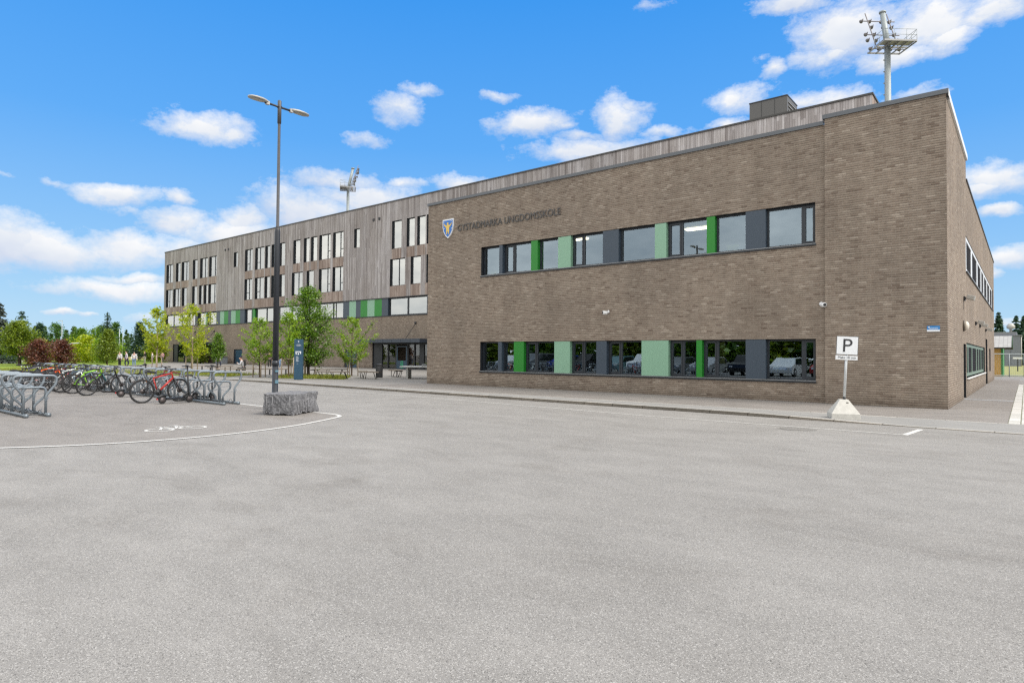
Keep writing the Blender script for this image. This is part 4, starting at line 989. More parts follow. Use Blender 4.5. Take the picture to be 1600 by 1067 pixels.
for i, lb in enumerate(('galvanised hoop rack holding the red bicycle', 'galvanised hoop rack between the red and the lime green bicycle', 'galvanised hoop rack holding the lime green and white bicycles', 'galvanised hoop rack holding the orange bicycle', 'galvanised hoop rack at the far row end, under black bicycles')):
    RR.append(copy_tree(RR[0], (-17.66 - LM / 2 - (i + 1) * (LM + .03), 8.97 + .015 * i, .004), 0, lb))
copy_tree(RR[0], (-17.30 - LM / 2, 4.31, .004), 0, 'empty galvanised hoop rack standing alone nearer the painted bicycle symbol', 'hoop racks in the nearer row')
copy_tree(RR[0], (-17.30 - LM * 1.5 - .03, 4.34, .004), 0, 'galvanised hoop rack second in the nearer row, cut by the photo edge', 'hoop racks in the nearer row')

# ---- bicycles
PAINTS = {}
def paint(nm, c): return plain(nm, c, .28, .1, .05, 3)
def build_bike():
    t = thing('bicycle', 'x', 'bicycle'); r = .345; wb = 1.06
    def wheel(y):
        b = MB(); n = 28
        b.tube([(0, r * .955 * math.cos(a * 2 * PI / n), r * .955 * math.sin(a * 2 * PI / n)) for a in range(n)], .027, 8, closed=True)
        w = b.build('wheel', RUBBER, t, (0, y, r))
        b = MB(); b.tube([(0, r * .87 * math.cos(a * 2 * PI / n), r * .87 * math.sin(a * 2 * PI / n)) for a in range(n)], .010, 6, closed=True); b.build('rim', plain('rim_alloy', (.16, .16, .165), .35, .6), w)
        b = MB()
        for k in range(24):
            a = k * 2 * PI / 24; s = .02 * (1 if k % 2 else -1)
            b.tube([(s, .02 * math.cos(a + .9), .02 * math.sin(a + .9)), (0, r * .86 * math.cos(a), r * .86 * math.sin(a))], .0014, 4, cap=False)
        b.build('spoke', CHROME, w)
        b = MB(); b.lathe([(.012, -.06), (.022, -.045), (.016, 0), (.022, .045), (.012, .06)], n=12, axis='x'); b.lathe([(.08, .032), (.08, .036)], n=18, axis='x'); b.build('hub', plain('hub_dark', (.09, .08, .08), .4, .6), w)
    wheel(0); wheel(wb)
    bb = (0, .44, .30); st = (0, .30, .72); ht = (0, .83, .86); hb_ = (0, .875, .72); ra = (0, 0, r)
    b = MB(); b.tube([bb, st], .019, 10); b.tube([st, ht], .023, 10); b.tube([bb, hb_], .031, 10); b.tube([(0, .82, .90), (0, .885, .69)], .024, 10)
    b.build('frame', paint('bike_black', (.02, .02, .023)), t)
    b = MB()
    for s in (-1, 1):
        b.tube([(s * .02, .31, .68), (s * .06, .02, r)], .010, 7); b.tube([(s * .03, .42, .30), (s * .06, 0, r)], .011, 7)
    b.build('stays', paint('bike_black', (.02, .02, .023)), t)
    b = MB(); b.lathe([(.024, 0), (.024, .02)], (0, .886, .685), 10)
    for s in (-1, 1): b.tube([(s * .05, .89, .70), (s * .055, .97, .53), (s * .055, wb, r)], [.019, .018, .012], 8)
    b.box(-.065, .065, .875, .915, .675, .715); b.build('fork', BLACK, t)
    b = MB(); b.tube([st, (0, .255, .86)], .0135, 8); s1 = b.build('seat_post', CHROME, t)
    vs = []; fs = []; n = 10
    prof = [(.06, .075, .93), (.10, .08, .935), (.18, .062, .928), (.27, .03, .922), (.345, .022, .918), (.36, .010, .912)]
    for (y, w, z) in prof:
        for k in range(n):
            a = 2 * PI * k / n; vs.append((w * math.cos(a), y + .03, z + (.016 if math.sin(a) > 0 else .038) * math.sin(a) - .02))
    for i in range(len(prof) - 1):
        for k in range(n):
            l = (k + 1) % n; fs.append((i * n + k, i * n + l, (i + 1) * n + l, (i + 1) * n + k))
    fs += [tuple(range(n - 1, -1, -1)), tuple((len(prof) - 1) * n + k for k in range(n))]
    b = MB(); b.shared(vs, fs); b.build('saddle', plain('saddle_vinyl', (.018, .017, .018), .6), t)
    b = MB(); b.tube([(0, .82, .90), (0, .80, .95), (0, .86, .985)], .018, 8)
    b.tube([(-.33, .80, 1.0), (-.16, .83, 1.0), (-.06, .865, .985), (.06, .865, .985), (.16, .83, 1.0), (.33, .80, 1.0)], .014, 8)
    hbm = b.build('handlebar', BLACK, t)
    for s in (-1, 1): b = MB(); b.tube([(s * .22, .82, 1.0), (s * .34, .798, 1.0)], .019, 8); b.build('grip', RUBBER, hbm)
    b = MB()
    for s in (-1, 1): b.tube([(s * .20, .83, 1.0), (s * .22, .90, .985), (s * .31, .89, .975)], .006, 5); b.tube([(s * .18, .83, .995), (s * .10, .98, .93), (s * .03, .95, .80)], .004, 5)
    b.build('brake_lever', BLACK, hbm)
    b = MB(); b.lathe([(.095, .045), (.095, .050)], (0, .44, .30), 20, 0, 'x'); b.lathe([(.02, -.06), (.02, .06)], (0, .44, .30), 10, 0, 'x')
    b.tube([(.065, .44, .30), (.085, .53, .16)], .011, 6); b.tube([(-.065, .44, .30), (-.085, .35, .44)], .011, 6)
    b.tube([(.047, .44, .395), (.047, .0, r + .045)], .005, 4); b.tube([(.047, .44, .205), (.047, .06, .24), (.047, 0, r - .045)], .005, 4)
    cr = b.build('crankset', plain('crank_dark', (.03, .03, .032), .4, .5), t)
    b = MB(); b.box(.085, .19, .49, .57, .148, .172); b.build('pedal', BLACK, cr); b = MB(); b.box(-.19, -.085, .31, .39, .428, .452); b.build('pedal', BLACK, cr)
    b = MB(); b.box(-.02, .02, .10, .112, .62, .66); b.build('reflector', plain('amber_reflector', (.75, .26, .02), .3), t)
    return t
proto = build_bike()
def recolour(root, cols):
    for o in root.children:
        st = bpy.data.objects[o.name].name.split('.')[0]
        if st in cols:
            o.data = o.data.copy(); o.data.materials[0] = cols[st]
BIKES = [  # rear wheel x, y, heading tweak, tilt, frame, fork, label
    (-20.05, 7.50, 3, 0, ('red', (.42, .030, .022)), ('bk', None), 'red mountain bicycle with black fork, apart from the others in the rack row'),
    (-24.72, 7.52, 4, 3, ('bk', None), ('bk', None), 'black mountain bicycle beside the lime green one, rear wheel towards the viewer'),
    (-26.15, 7.52, -2, 2, ('lime', (.26, .58, .028)), ('teal', (.03, .11, .13)), 'lime green bicycle with dark teal fork in the rack row'),
    (-26.95, 7.43, 3, -3, ('slate', (.10, .145, .19)), ('slate', (.10, .145, .19)), 'slate blue bicycle parked next to the lime green one'),
    (-28.35, 7.50, 2, 3, ('white', (.62, .66, .66)), ('white', (.62, .66, .66)), 'white framed bicycle between the slate blue and the dark red ones'),
    (-29.5, 7.55, -4, -4, ('maroon', (.16, .012, .016)), ('bk', None), 'dark red bicycle between the white and the orange ones'),
    (-30.9, 7.48, 3, 2, ('orange', (.78, .13, .012)), ('orange', (.78, .13, .012)), 'bright orange bicycle near the far end of the rack row'),
    (-31.7, 7.6, -3, 4, ('bk', None), ('bk', None), 'black bicycle standing directly beyond the orange one'),
    (-32.7, 7.5, 2, -3, ('grey', (.13, .13, .14)), ('bk', None), 'dark grey bicycle, second beyond the orange one'),
    (-33.9, 7.55, 5, 2, ('bk', None), ('bk', None), 'black bicycle at the far end of the rack row'),
    (-33.3, 7.5, -3, 3, ('bk', None), ('bk', None), 'black bicycle, next but one from the far end of the rack row'),
    (-27.6, 7.5, -3, 4, ('bk', None), ('bk', None), 'black bicycle squeezed between the slate blue and the white ones'),
    (-30.2, 7.55, 4, 3, ('bk', None), ('bk', None), 'black bicycle between the dark red and the orange ones'),
    (-25.6, 10.35, 184, 3, ('bk', None), ('bk', None), 'black bicycle parked from the back of the row behind the lime green one'),
    (-23.55, 10.35, 181, -2, ('maroon', (.16, .012, .016)), ('bk', None), 'dark bicycle parked from the back of the row near the two scooter wheels'),
]
KEEP = {o.name for o in proto.children}
for i, (x, y, hd, tilt, fc, fk, lb) in enumerate(BIKES):
    o = proto if i == 0 else copy_tree(proto, (0, 0, 0), 0, lb)
    o['label'] = lb; o['group'] = 'bicycles in the hoop racks'
    o.location = (x, y, .005); o.rotation_euler = (0, R(tilt), R(hd))
for i, (x, y, hd, tilt, fc, fk, lb) in enumerate(BIKES):
    root = [o for o in COL.objects if o.get('label') == lb][0]
    cols = {}
    if fc[1]: cols['frame'] = paint('bike_' + fc[0], fc[1])
    if fk[1]: cols['fork'] = paint('bike_' + fk[0], fk[1])
    if fc[0] in ('lime', 'white', 'orange'): cols['stays'] = paint('bike_' + fc[0], fc[1])
    recolour(root, cols)
# ---- kick scooters
def scooter():
    t = thing('kick_scooter', 'x', 'scooter')
    for y in (0, .82):
        b = MB(); n = 18
        b.tube([(0, .092 * math.cos(a * 2 * PI / n), .092 * math.sin(a * 2 * PI / n)) for a in range(n)], .024, 8, closed=True)
        w = b.build('wheel', RUBBER, t, (0, y, .117))
        b = MB(); b.lathe([(.075, -.02), (.075, .02)], n=16, axis='x'); b.build('hub', plain('hub_grey', (.14, .12, .12), .5, .4), w)
    b = MB(); b.box(-.075, .075, .10, .66, .115, .17); b.tube([(0, .62, .15), (0, .72, .26), (0, .76, .34)], .032, 8); b.build('deck', BLACK, t)
    b = MB(); b.tube([(0, .82, .117), (0, .79, .26), (0, .70, 1.08)], [.02, .027, .021], 8); b.build('stem', BLACK, t)
    b = MB(); b.tube([(-.23, .68, 1.07), (0, .705, 1.09), (.23, .68, 1.07)], .016, 8); b.box(-.04, .04, .67, .72, 1.07, 1.12); b.build('handlebar', BLACK, t)
    b = MB(); b.tube([(0, -.14, .14), (0, -.10, .22), (0, .0, .255), (0, .10, .22)], .034, 6); b.box(-.03, .03, -.165, -.145, .13, .17, 1); b.build('mudguard', [BLACK, plain('red_reflector', (.5, .03, .03), .3)], t)
    return t
sc = scooter(); sc.location = (-19.35, 7.78, .004); sc.rotation_euler = (0, R(3), R(8)); sc['label'] = 'black kick scooter leaning beside the red bicycle'; sc['group'] = 'kick scooters in the rack row'
s2 = copy_tree(sc, (-20.02, 9.02, .004), R(-72), 'black kick scooter parked across the hoops at the row end nearest the granite block'); s2.rotation_euler = (0, R(-3), R(-80))
s3 = copy_tree(sc, (-23.15, 8.02, .004), R(-8), 'black kick scooter between the black bicycle and the red one')

# ---- information pylon
py = thing('information_pylon', 'tall dark blue information pylon with white map beside the kerb', 'information sign', (-31.86, 20.05, .01), R(44))
b = MB(); b.box(-.24, .24, -.10, .10, 0, 2.28); b.build('casing', DKBLUE, py, bevel=.012)
b = MB(); b.box(-.235, .235, -.108, -.1005, .02, 2.26); b.build('front_panel', plain('pylon_front', (.026, .075, .125), .35, var=.04), py)
text_mesh('lettering', 'GYSTADMARKA\nUNGDOMSSKOLE', .058, (-.115, -.110, 1.955), FRONT, SIGN_WHITE, .001, parent=py, width=.26)
b = MB(); b.prism([(-.165, 1.60), (.145, 1.60), (.145, 1.46), (.09, 1.46), (.09, 1.555), (-.165, 1.555)], -.112, -.109); b.prism([(-.17, 1.52), (-.10, 1.52), (-.10, 1.42), (-.14, 1.42), (-.14, 1.48), (-.17, 1.48)], -.112, -.109); b.box(-.04, .03, -.112, -.109, 1.41, 1.50)
b.build('map_plan', SIGN_WHITE, py)
b = MB()
for i in range(9): b.box(-.13, -.13 + .09 + .10 * ((i * 37) % 5) / 5, -.112, -.109, 1.30 - i * .035, 1.318 - i * .035)
b.box(-.08, .0, -.112, -.109, .90, .915)
b.build('list_lines', plain('pale_print', (.45, .50, .55), .5), py)
b = MB(); b.prism([(-.03, 2.20), (.03, 2.20), (.03, 2.13), (0, 2.08), (-.03, 2.13)], -.112, -.109); b.build('small_crest', plain('pale_print', (.45, .50, .55), .5), py)

# ---- benches
def arc_bench(c, r, a0, a1, label, group, w=.44, h=.44):
    t = thing('curved_bench', label, 'bench', c, 0, group); n = 14
    b = MB()
    A = [a0 + (a1 - a0) * i / n for i in range(n + 1)]
    for i in range(n):
        P = []
        for a, rr in ((A[i], r - w / 2), (A[i + 1], r - w / 2), (A[i + 1], r + w / 2), (A[i], r + w / 2)): P.append((rr * math.cos(a), rr * math.sin(a)))
        b.face([(x, y, h) for x, y in P][::-1] if (a1 < a0) else [(x, y, h) for x, y in P][::-1]); b.face([(x, y, h - .06) for x, y in P])
        for (p, q) in ((P[0], P[1]), (P[2], P[3])): b.face([(p[0], p[1], h - .06), (q[0], q[1], h - .06), (q[0], q[1], h), (p[0], p[1], h)])
    b.build('seat', WOOD, t)
    for f in (.12, .5, .88):
        a = a0 + (a1 - a0) * f; b = MB()
        for rr in (r - w / 2 + .07, r + w / 2 - .07):
            b.tube([(rr * math.cos(a), rr * math.sin(a), h - .06), ((r + (rr - r) * .45) * math.cos(a + .05), (r + (rr - r) * .45) * math.sin(a + .05), 0)], .022, 6)
        b.build('leg', BLACK, t)
    return t
TC = (-33.6, 25.0, .006)
G7 = 'curved benches round the tree by the entrance'
arc_bench(TC, 3.3, R(-75), R(-40), 'curved bench on the side of the round tree seat nearest the kerb', G7)
arc_bench((-30.6, 25.6, .006), 1.7, R(-150), R(-60), 'curved bench between the litter bin and the kerb', G7)
arc_bench(TC, 3.0, R(40), R(85), 'curved bench on the wall side of the tree with stakes', G7)
arc_bench(TC, 3.0, R(150), R(200), 'curved bench on the pylon side of the tree with stakes', G7)
def bench(loc, rz, L, label, group=None, nleg=3, h=.42):
    t = thing('bench', label, 'bench', loc, rz, group); b = MB()
    for k in range(3): b.box(-L / 2, L / 2, -.21 + k * .145, -.21 + k * .145 + .13, h - .05, h)
    b.build('seat', WOOD, t)
    for i in range(nleg):
        x = -L / 2 + .2 + (L - .4) * i / (nleg - 1); b = MB(); b.box(x - .03, x + .03, -.17, .17, 0, h - .051); b.build('leg', BLACK, t)
    return t
GB = 'long low benches along the planted beds'
bench((-40.6, 22.1, .006), R(66), 4.6, 'long bench with the seated pupil behind the young tree', GB, 5)
bench((-46.4, 23.6, .006), R(60), 3.4, 'long bench beyond the seated pupil, in front of the blue door', GB, 4)
bench((-52.0, 24.5, .006), R(58), 3.6, 'long bench near the entrance path, below the slender tree', GB, 4)
bench((-56.5, 19.2, .006), R(62), 4.5, 'long low bench behind the rack row near the group of pupils', GB, 5)
# ---- litter bins
def bin_(loc, label, h=.9, r=.22):
    t = thing('litter_bin', label, 'litter bin', loc); b = MB(); b.lathe([(r * .93, 0), (r, .05), (r, h * .82), (r * .96, h * .84)], n=18); b.build('body', plain('bin_black', (.028, .028, .03), .5), t)
    b = MB(); b.lathe([(r * 1.02, h * .86), (r * 1.04, h * .93), (r * .7, h * .99), (.05, h)], n=18); b.tube([(-r * .8, 0, h * .8), (-r * .8, 0, h * .9)], .015, 6); b.tube([(r * .8, 0, h * .8), (r * .8, 0, h * .9)], .015, 6); b.build('lid', BLACK, t)
bin_((-31.75, 25.7, .006), 'black round litter bin behind the curved bench by the glazed entrance', .88)
t = thing('waste_container', 'low grey waste container against the brick wall beside the blue door', 'waste container', (-83.4, 40.9, 0))
b = MB(); b.box(-.9, .9, -.4, .4, .05, .85); b.build('body', plain('container_grey', (.20, .22, .24), .6), t, bevel=.03); b = MB(); b.box(-.93, .93, -.43, .43, .855, .93); b.build('lid', plain('container_lid', (.08, .09, .10), .5), t)
# ---- table tennis table
tt = thing('table_tennis_table', 'pale concrete outdoor table tennis table beside the brick corner', 'table tennis table', (-28.75, 26.75, .006), R(38))
b = MB(); b.box(-1.37, 1.37, -.76, .76, .70, .76); b.build('tabletop', plain('table_concrete', (.52, .53, .52), .7), tt, bevel=.008)
for x in (-.95, .95):
    b = MB(); b.box(x - .06, x + .06, -.6, .6, 0, .699); b.build('leg', plain('table_leg_grey', (.40, .40, .38), .8), tt)
b = MB(); b.box(-.012, .012, -.8, .8, .762, .90); b.build('net', plain('net_grey', (.33, .36, .37), .5), tt)
# ---- slim light masts and far poles
def far_pole(loc, h, label, head=True):
    t = thing('path_light', label, 'light pole', loc); b = MB(); b.lathe([(.06, 0), (.04, h)], n=8); b.build('pole', plain('pale_pole', (.45, .50, .52), .5, .3), t)
    if head: b = MB(); b.box(-.06, .06, -.5, .06, h, h + .1); b.build('lamp_head', plain('pale_pole', (.45, .50, .52), .5, .3), t)
GP = 'slim light poles among the far trees'
far_pole((-109.2, 29.9, 0), 5.9, 'slim pale light pole standing above the purple shrubs', True)
far_pole((-100.9, 34.6, 0), 4.8, 'slim pale pole behind the group of pupils, shorter of two', False)
far_pole((-107.4, 37.3, 0), 5.3, 'slim pale pole behind the group of pupils, taller of two', False)
far_pole((-96.5, 37.9, 0), 6.9, 'slim grey pole beside the yellow green tree at the building corner', False)
t = thing('arched_pole', 'thin curved pale pole bending over the purple shrubs', 'pole', (-75.0, 20.4, 0)); b = MB()
b.tube([(0, 0, 0), (0, 0, 1.4), (.1, .3, 2.0), (.3, .9, 2.3), (.5, 1.5, 2.35)], .05, 6); b.build('tube', plain('pale_pole', (.45, .50, .52), .5, .3), t)
t = thing('advertising_pillar', 'narrow white pillar under the broad green tree', 'pillar', (-103.5, 24.0, 0)); b = MB(); b.box(-.25, .25, -.25, .25, 0, 1.7); b.build('body', WHITE, t); b = MB(); b.box(-.28, .28, -.28, .28, 1.7, 1.78); b.build('cap', LAMP_BODY, t)
t = thing('grey_kiosk', 'grey upright kiosk at the very edge of the photo beyond the racks', 'kiosk', (-97.9, 20.1, 0)); b = MB(); b.box(-.6, .6, -.5, .35, 0, 3.0); b.build('body', plain('kiosk_grey', (.30, .31, .33), .5), t); b = MB(); b.box(.601, .66, -.5, .35, 0, 3.0); b.build('edge', BLACK, t)

# ---- floodlight masts
def mast(loc, rz, label, hp):
    t = thing('floodlight_mast', label, 'floodlight mast', loc, rz, 'stadium floodlight masts behind the school')
    b = MB(); b.lathe([(.46, 0), (.25, hp)], n=14); b.tube([(.25 - .02, -.12, 2), (.23, -.12, hp)], .03, 5)
    for k in range(9): b.obox((.28, -.12, hp - 1.2 - k * 1.15), (.08, 0, 0), (0, .05, 0), (0, 0, .04))
    b.build('pole', GALV_LIGHT, t)
    b = MB()   # platform
    w, d = 1.6, 2.6; sx = -.38
    for y in (-1.3, 0, 1.4): b.box(sx - w, sx + w, y - .05, y + .05, hp - .02, hp + .12)
    for x in (-w, -w / 2, 0, w / 2, w): b.box(sx + x - .04, sx + x + .04, -1.3, 1.4, hp - .06, hp + .06)
    b.box(sx - w, sx + w, .2, 1.4, hp + .12, hp + .16); b.build('platform', plain('platform_steel', (.33, .33, .33), .5, .3), t)
    b = MB()
    for z in (.62, 1.15): b.tube([(sx - w, -1.2, hp + z), (sx - w, 1.4, hp + z), (sx + w, 1.4, hp + z), (sx + w, -.2, hp + z)], .022, 5)
    for p in ((-w, -1.2), (-w, -.2), (-w, .6), (-w, 1.4), (-.6, 1.4), (.6, 1.4), (w, 1.4), (w, .6), (w, -.2)): b.tube([(sx + p[0], p[1], hp + .1), (sx + p[0], p[1], hp + 1.15)], .022, 5)
    b.tube([(sx - w, -1.2, hp + .2), (sx - w, 1.3, hp + 1.1)], .022, 5); b.build('railing', GALV_LIGHT, t)
    b = MB(); b.tube([(0, 0, hp), (0, -.8, hp + 3.9)], [.27, .24], 12); b.lathe([(.32, -.05), (.32, .1)], (0, -.8, hp + 3.9), 12); b.build('upper_pole', GALV_LIGHT, t)
    b = MB()
    for x in (-1.35, .85): b.tube([(x, -.45, hp + .3), (x + .35, -1.75, hp + 4.3)], .05, 6)
    for i, z in enumerate((.1, 1.75, 3.4)): b.tube([(-2.0 + z * .09, -.45 - z * .32, hp + z), (1.45 + z * .09, -.45 - z * .32, hp + z)], .05, 6)
    b.build('lamp_rack', plain('lamp_rack_steel', (.22, .20, .20), .5, .4), t)
    for z in (.25, 1.25, 1.95, 2.85, 3.55):
        for x in (-1.7 + z * .09, -.85 + z * .09, .35 + z * .09, 1.2 + z * .09):
            if rng.random() < .15: continue
            b = MB(); y = -.68 - z * .32
            b.lathe([(.05, .20), (.10, .12), (.19, -.06), (.20, -.10), (.15, -.11)], (x, y, hp + z), 10, 0, 'y'); b.tube([(x, y + .2, hp + z), (x, y + .25, hp + z + .12)], .04, 5)
            b.build('floodlight', plain('floodlight_shell', (.17, .16, .155), .4, .3), t)
    return t
mast((-10.3, 70.8, 0), R(221), 'steel floodlight mast with railed platform rising behind the near roof corner', 32.0)
mast((-95.6, 69.7, 0), R(144), 'distant floodlight mast seen edge-on above the timber roof', 31.4)

# ---- far end of the side path: shed, grey hall, mesh gate
sh = thing('yellow_shed', 'small yellow boarded shed with green corner and pale tiled roof', 'shed', (-4.5, 71.5, 0))
SHY = new_mat('yellow_boards'); _m, _nt, _o = SHY; _s = _nt.nodes.new('ShaderNodeSeparateXYZ'); _nt.links.new(position(_nt), _s.inputs[0])
_f = math_(_nt, 'FRACT', math_(_nt, 'MULTIPLY', _s.outputs[2], 6.5)); bsdf(_nt, _o, ramp(_nt, _f, [(0, (.30, .17, .035)), (.1, (.60, .35, .08)), (1, (.66, .40, .10))]), .6); SHY = _m
b = MB(); b.box(-4, 2.85, -2.1, 2.1, 0, 2.55); b.build('wall', SHY, sh)
b = MB(); b.box(2.851, 2.98, -2.14, 2.14, 0, 2.6); b.build('corner_board', plain('shed_green', (.02, .22, .045), .5), sh)
ROOFT = new_mat('pale_roof_tiles'); _m, _nt, _o = ROOFT; _b = _nt.nodes.new('ShaderNodeTexBrick'); _nt.links.new(coords(_nt, 'UV'), _b.inputs['Vector'])
_b.inputs['Scale'].default_value = 1; _b.inputs['Brick Width'].default_value = .3; _b.inputs['Row Height'].default_value = .35; _b.offset = 0; _b.inputs['Mortar Size'].default_value = .04; _b.inputs['Mortar Smooth'].default_value = 1
_b.inputs['Color1'].default_value = (.36, .355, .345, 1); _b.inputs['Color2'].default_value = (.42, .415, .40, 1); _b.inputs['Mortar'].default_value = (.28, .27, .26, 1); bsdf(_nt, _o, _b.outputs[0], .7); ROOFT = _m
b = MB(); y0, y1, zr = -2.75, 0, 3.55
for s in (-1, 1):
    P = [(-4.3, s * 2.75, 2.5), (3.6, s * 2.75, 2.5), (3.6, 0, zr), (-4.3, 0, zr)]
    uv = [(p[0], abs(p[1])) for p in P]
    b.face(P if s < 0 else P[::-1], 0, uv if s < 0 else uv[::-1]); Q = [(x, y, z - .12) for x, y, z in P]; b.face(Q[::-1] if s < 0 else Q, 1)
    b.face([Q[0], Q[1], P[1], P[0]], 1)
b.build('roof', [ROOFT, plain('dark_eave', (.05, .045, .04), .7)], sh)
b = MB()
for s in (-1, 1): b.face([(3.61, s * 2.78, 2.36), (3.61, 0, zr - .13), (3.61, 0, zr + .03), (3.61, s * 2.78, 2.54)]); b.face([(3.58, s * 2.78, 2.36), (3.58, 0, zr - .13), (3.58, 0, zr + .03), (3.58, s * 2.78, 2.54)])
b.face([(3.061, -2.1, 2.55), (3.061, 2.1, 2.55), (3.061, 0, zr - .14)]); b.build('bargeboard', plain('shed_green', (.02, .22, .045), .5), sh)
gh = thing('grey_hall', 'flat roofed dark grey hall far beyond the yellow shed', 'hall', (-6, 175, 0))
CLAD = plain('grey_cladding', (.155, .17, .205), .6, var=.06, scale=.3)
b = MB(); b.box(-14, 5.2, -9, 9, 0, 6.3); b.build('wall', CLAD, gh); b = MB(); b.box(-14.1, 4.6, -8.6, 8.6, 6.3, 7.1); b.box(4.0, 5.5, -9.2, 9.2, 6.301, 6.45); b.build('roof', plain('hall_roof_edge', (.19, .20, .23), .6), gh)
b = MB(); b.tube([(5.3, -6, 0), (5.3, -6, 6.3)], .1, 6); b.tube([(5.3, 2, 0), (5.3, 2, 6.3)], .1, 6); b.build('downpipe', LAMP_BODY, gh)
b = MB(); b.lathe([(.25, 7.1), (.25, 7.8), (.7, 8.0), (.75, 8.5), (.4, 9.0)], (3.6, -4, 0), 12); b.build('chimney', LAMP_BODY, gh)
b = MB()
for i in range(18): b.box(-13.9 + i * 1.03, -13.85 + i * 1.03, -9.05, -9.001, .3, 6.2)
b.build('cladding_joint', plain('joint_dark', (.10, .11, .13), .6), gh)
fe = thing('mesh_gate', 'galvanised tube and wire mesh gate closing the side path by the shed', 'gate', (-1.0, 67.2, 0), R(35))
b = MB(); b.tube([(-3, 0, 1.92), (1.10, 0, 1.92)], .035, 6)
for x in (-3, -1.3, -.08, 1.10): b.tube([(x, 0, 0), (x, 0, 1.95)], .038, 6)
b.tube([(-3, 0, .12), (1.10, 0, .12)], .025, 6); b.build('frame', GALV_LIGHT, fe)
b = MB()
for i in range(28): x = -3 + i * .148; b.tube([(x, 0, .12), (x, 0, 1.9)], .004, 3, cap=False)
for i in range(11): z = .2 + i * .165; b.tube([(-3, 0, z), (1.1, 0, z)], .004, 3, cap=False)
b.build('mesh_panel', GALV_LIGHT, fe)
t = thing('meter_post', 'low post with white box in the grass beyond the mesh gate', 'post', (-.75, 98, 0)); b = MB(); b.box(-.06, .06, -.06, .06, 0, 1.5); b.build('post', BLACK, t); b = MB(); b.box(-.45, .45, -.2, .2, 1.5, 1.72); b.build('box', WHITE, t)
b = MB(); b.lathe([(.0, 0), (.16, .05), (.11, .13), (0, .16)], n=10)

# ---- cars parked behind the photographer: the windows reflect them
def car(kind):
    t = thing('parked_car', 'x', 'car'); L = 4.3; W = .88
    if kind == 0: low = [(-2.15, .30), (2.1, .30), (2.18, .55), (2.1, .78), (1.2, .94), (.45, 1.42), (-1.2, 1.46), (-1.95, 1.05), (-2.18, .95)]; glassp = [(1.08, .95), (.42, 1.38), (-1.12, 1.41), (-1.75, 1.02)]
    else: low = [(-2.2, .32), (2.15, .32), (2.22, .60), (2.12, .92), (1.15, 1.08), (.5, 1.62), (-1.75, 1.66), (-2.15, 1.1), (-2.22, .9)]; glassp = [(1.05, 1.10), (.47, 1.57), (-1.65, 1.60), (-1.95, 1.12)]
    b = MB(); vs = []; n = len(low)
    for s in (-1, 1):
        for (y, z) in low: w = W * (1 if z < 1.0 else .80); vs.append((s * w, y, z))
    fs = [tuple(range(n)), tuple(range(2 * n - 1, n - 1, -1))] + [(i, n + i, n + (i + 1) % n, (i + 1) % n)[::-1] for i in range(n)]
    b.shared(vs, fs, 0, False); body = b.build('body', plain('car_silver', (.42, .43, .45), .25, .5), t, bevel=.05)
    b = MB()
    for s in (-1, 1): P = [(s * (W * (.99 if z < 1.2 else .83)), y, z) for y, z in glassp]; b.face(P if s > 0 else P[::-1])
    zg = glassp
    b.face([(-.70, zg[0][0] + .06, zg[0][1]), (.70, zg[0][0] + .06, zg[0][1]), (.62, zg[1][0] + .06, zg[1][1]), (-.62, zg[1][0] + .06, zg[1][1])]); b.face([(-.68, zg[3][0] - .12, zg[3][1]), (.68, zg[3][0] - .12, zg[3][1]), (.60, zg[2][0] - .10, zg[2][1]), (-.60, zg[2][0] - .10, zg[2][1])][::-1])
    b.build('window', plain('car_glass', (.01, .012, .014), .05), t)
    for (x, y) in ((-W, -1.35), (W, -1.35), (-W, 1.35), (W, 1.35)):
        b = MB(); b.lathe([(.32, -.11), (.33, -.08), (.33, .08), (.32, .11)], (x * .93, y, .33), 18, 0, 'x'); w = b.build('wheel', RUBBER, t)
        b = MB(); b.lathe([(.2, -.115), (.2, .115)], (x * .93, y, .33), 14, 0, 'x'); b.build('rim', CHROME, w)
    for s in (-1, 1): b = MB(); b.box(min(s * .5, s * .8), max(s * .5, s * .8), 2.10, 2.19, .62, .76); b.build('headlight', plain('car_lamp', (.7, .7, .7), .1), t)
    return t
cars = [car(0), car(1)]
spots = [(-42, -6.5, 0, 'white'), (-38.8, -6.2, 1, 'grey'), (-35.6, -6.6, 0, 'blue'), (-32.6, -6.3, 1, 'black'), (-29.4, -6.5, 0, 'teal'), (-26.4, -6.0, 1, 'white'), (-23.4, -6.4, 0, 'grey'), (-20.6, -6.1, 0, 'silver'), (-17.6, -6.5, 1, 'black'), (-14.4, -6.1, 0, 'white'), (-11.5, -6.6, 0, 'red')]
CC = dict(white=(.70, .71, .72), grey=(.16, .17, .18), blue=(.03, .06, .30), black=(.02, .02, .022), teal=(.12, .22, .24), silver=(.42, .43, .45), red=(.35, .03, .03))
ordn = ['first', 'second', 'third', 'fourth', 'fifth', 'sixth', 'seventh', 'eighth', 'ninth', 'tenth', 'last']
used = set()
for i, (x, y, k, c) in enumerate(spots):
    lb = f'{c} parked car, {ordn[i]} in the row behind the photographer, seen mirrored in the windows'
    if k not in used: t = cars[k]; used.add(k)
    else: t = copy_tree(cars[k], (0, 0, 0), 0, lb)
    t['label'] = lb; t['group'] = 'parked cars mirrored in the lower windows'; t.location = (x, y, 0); t.rotation_euler = (0, 0, R(rng.uniform(-2, 2)))
    for o in t.children:
        if o.name.split('.')[0] == 'body': o.data = o.data.copy() if i else o.data; o.data.materials[0] = plain('car_' + c, CC[c], .25, .3)
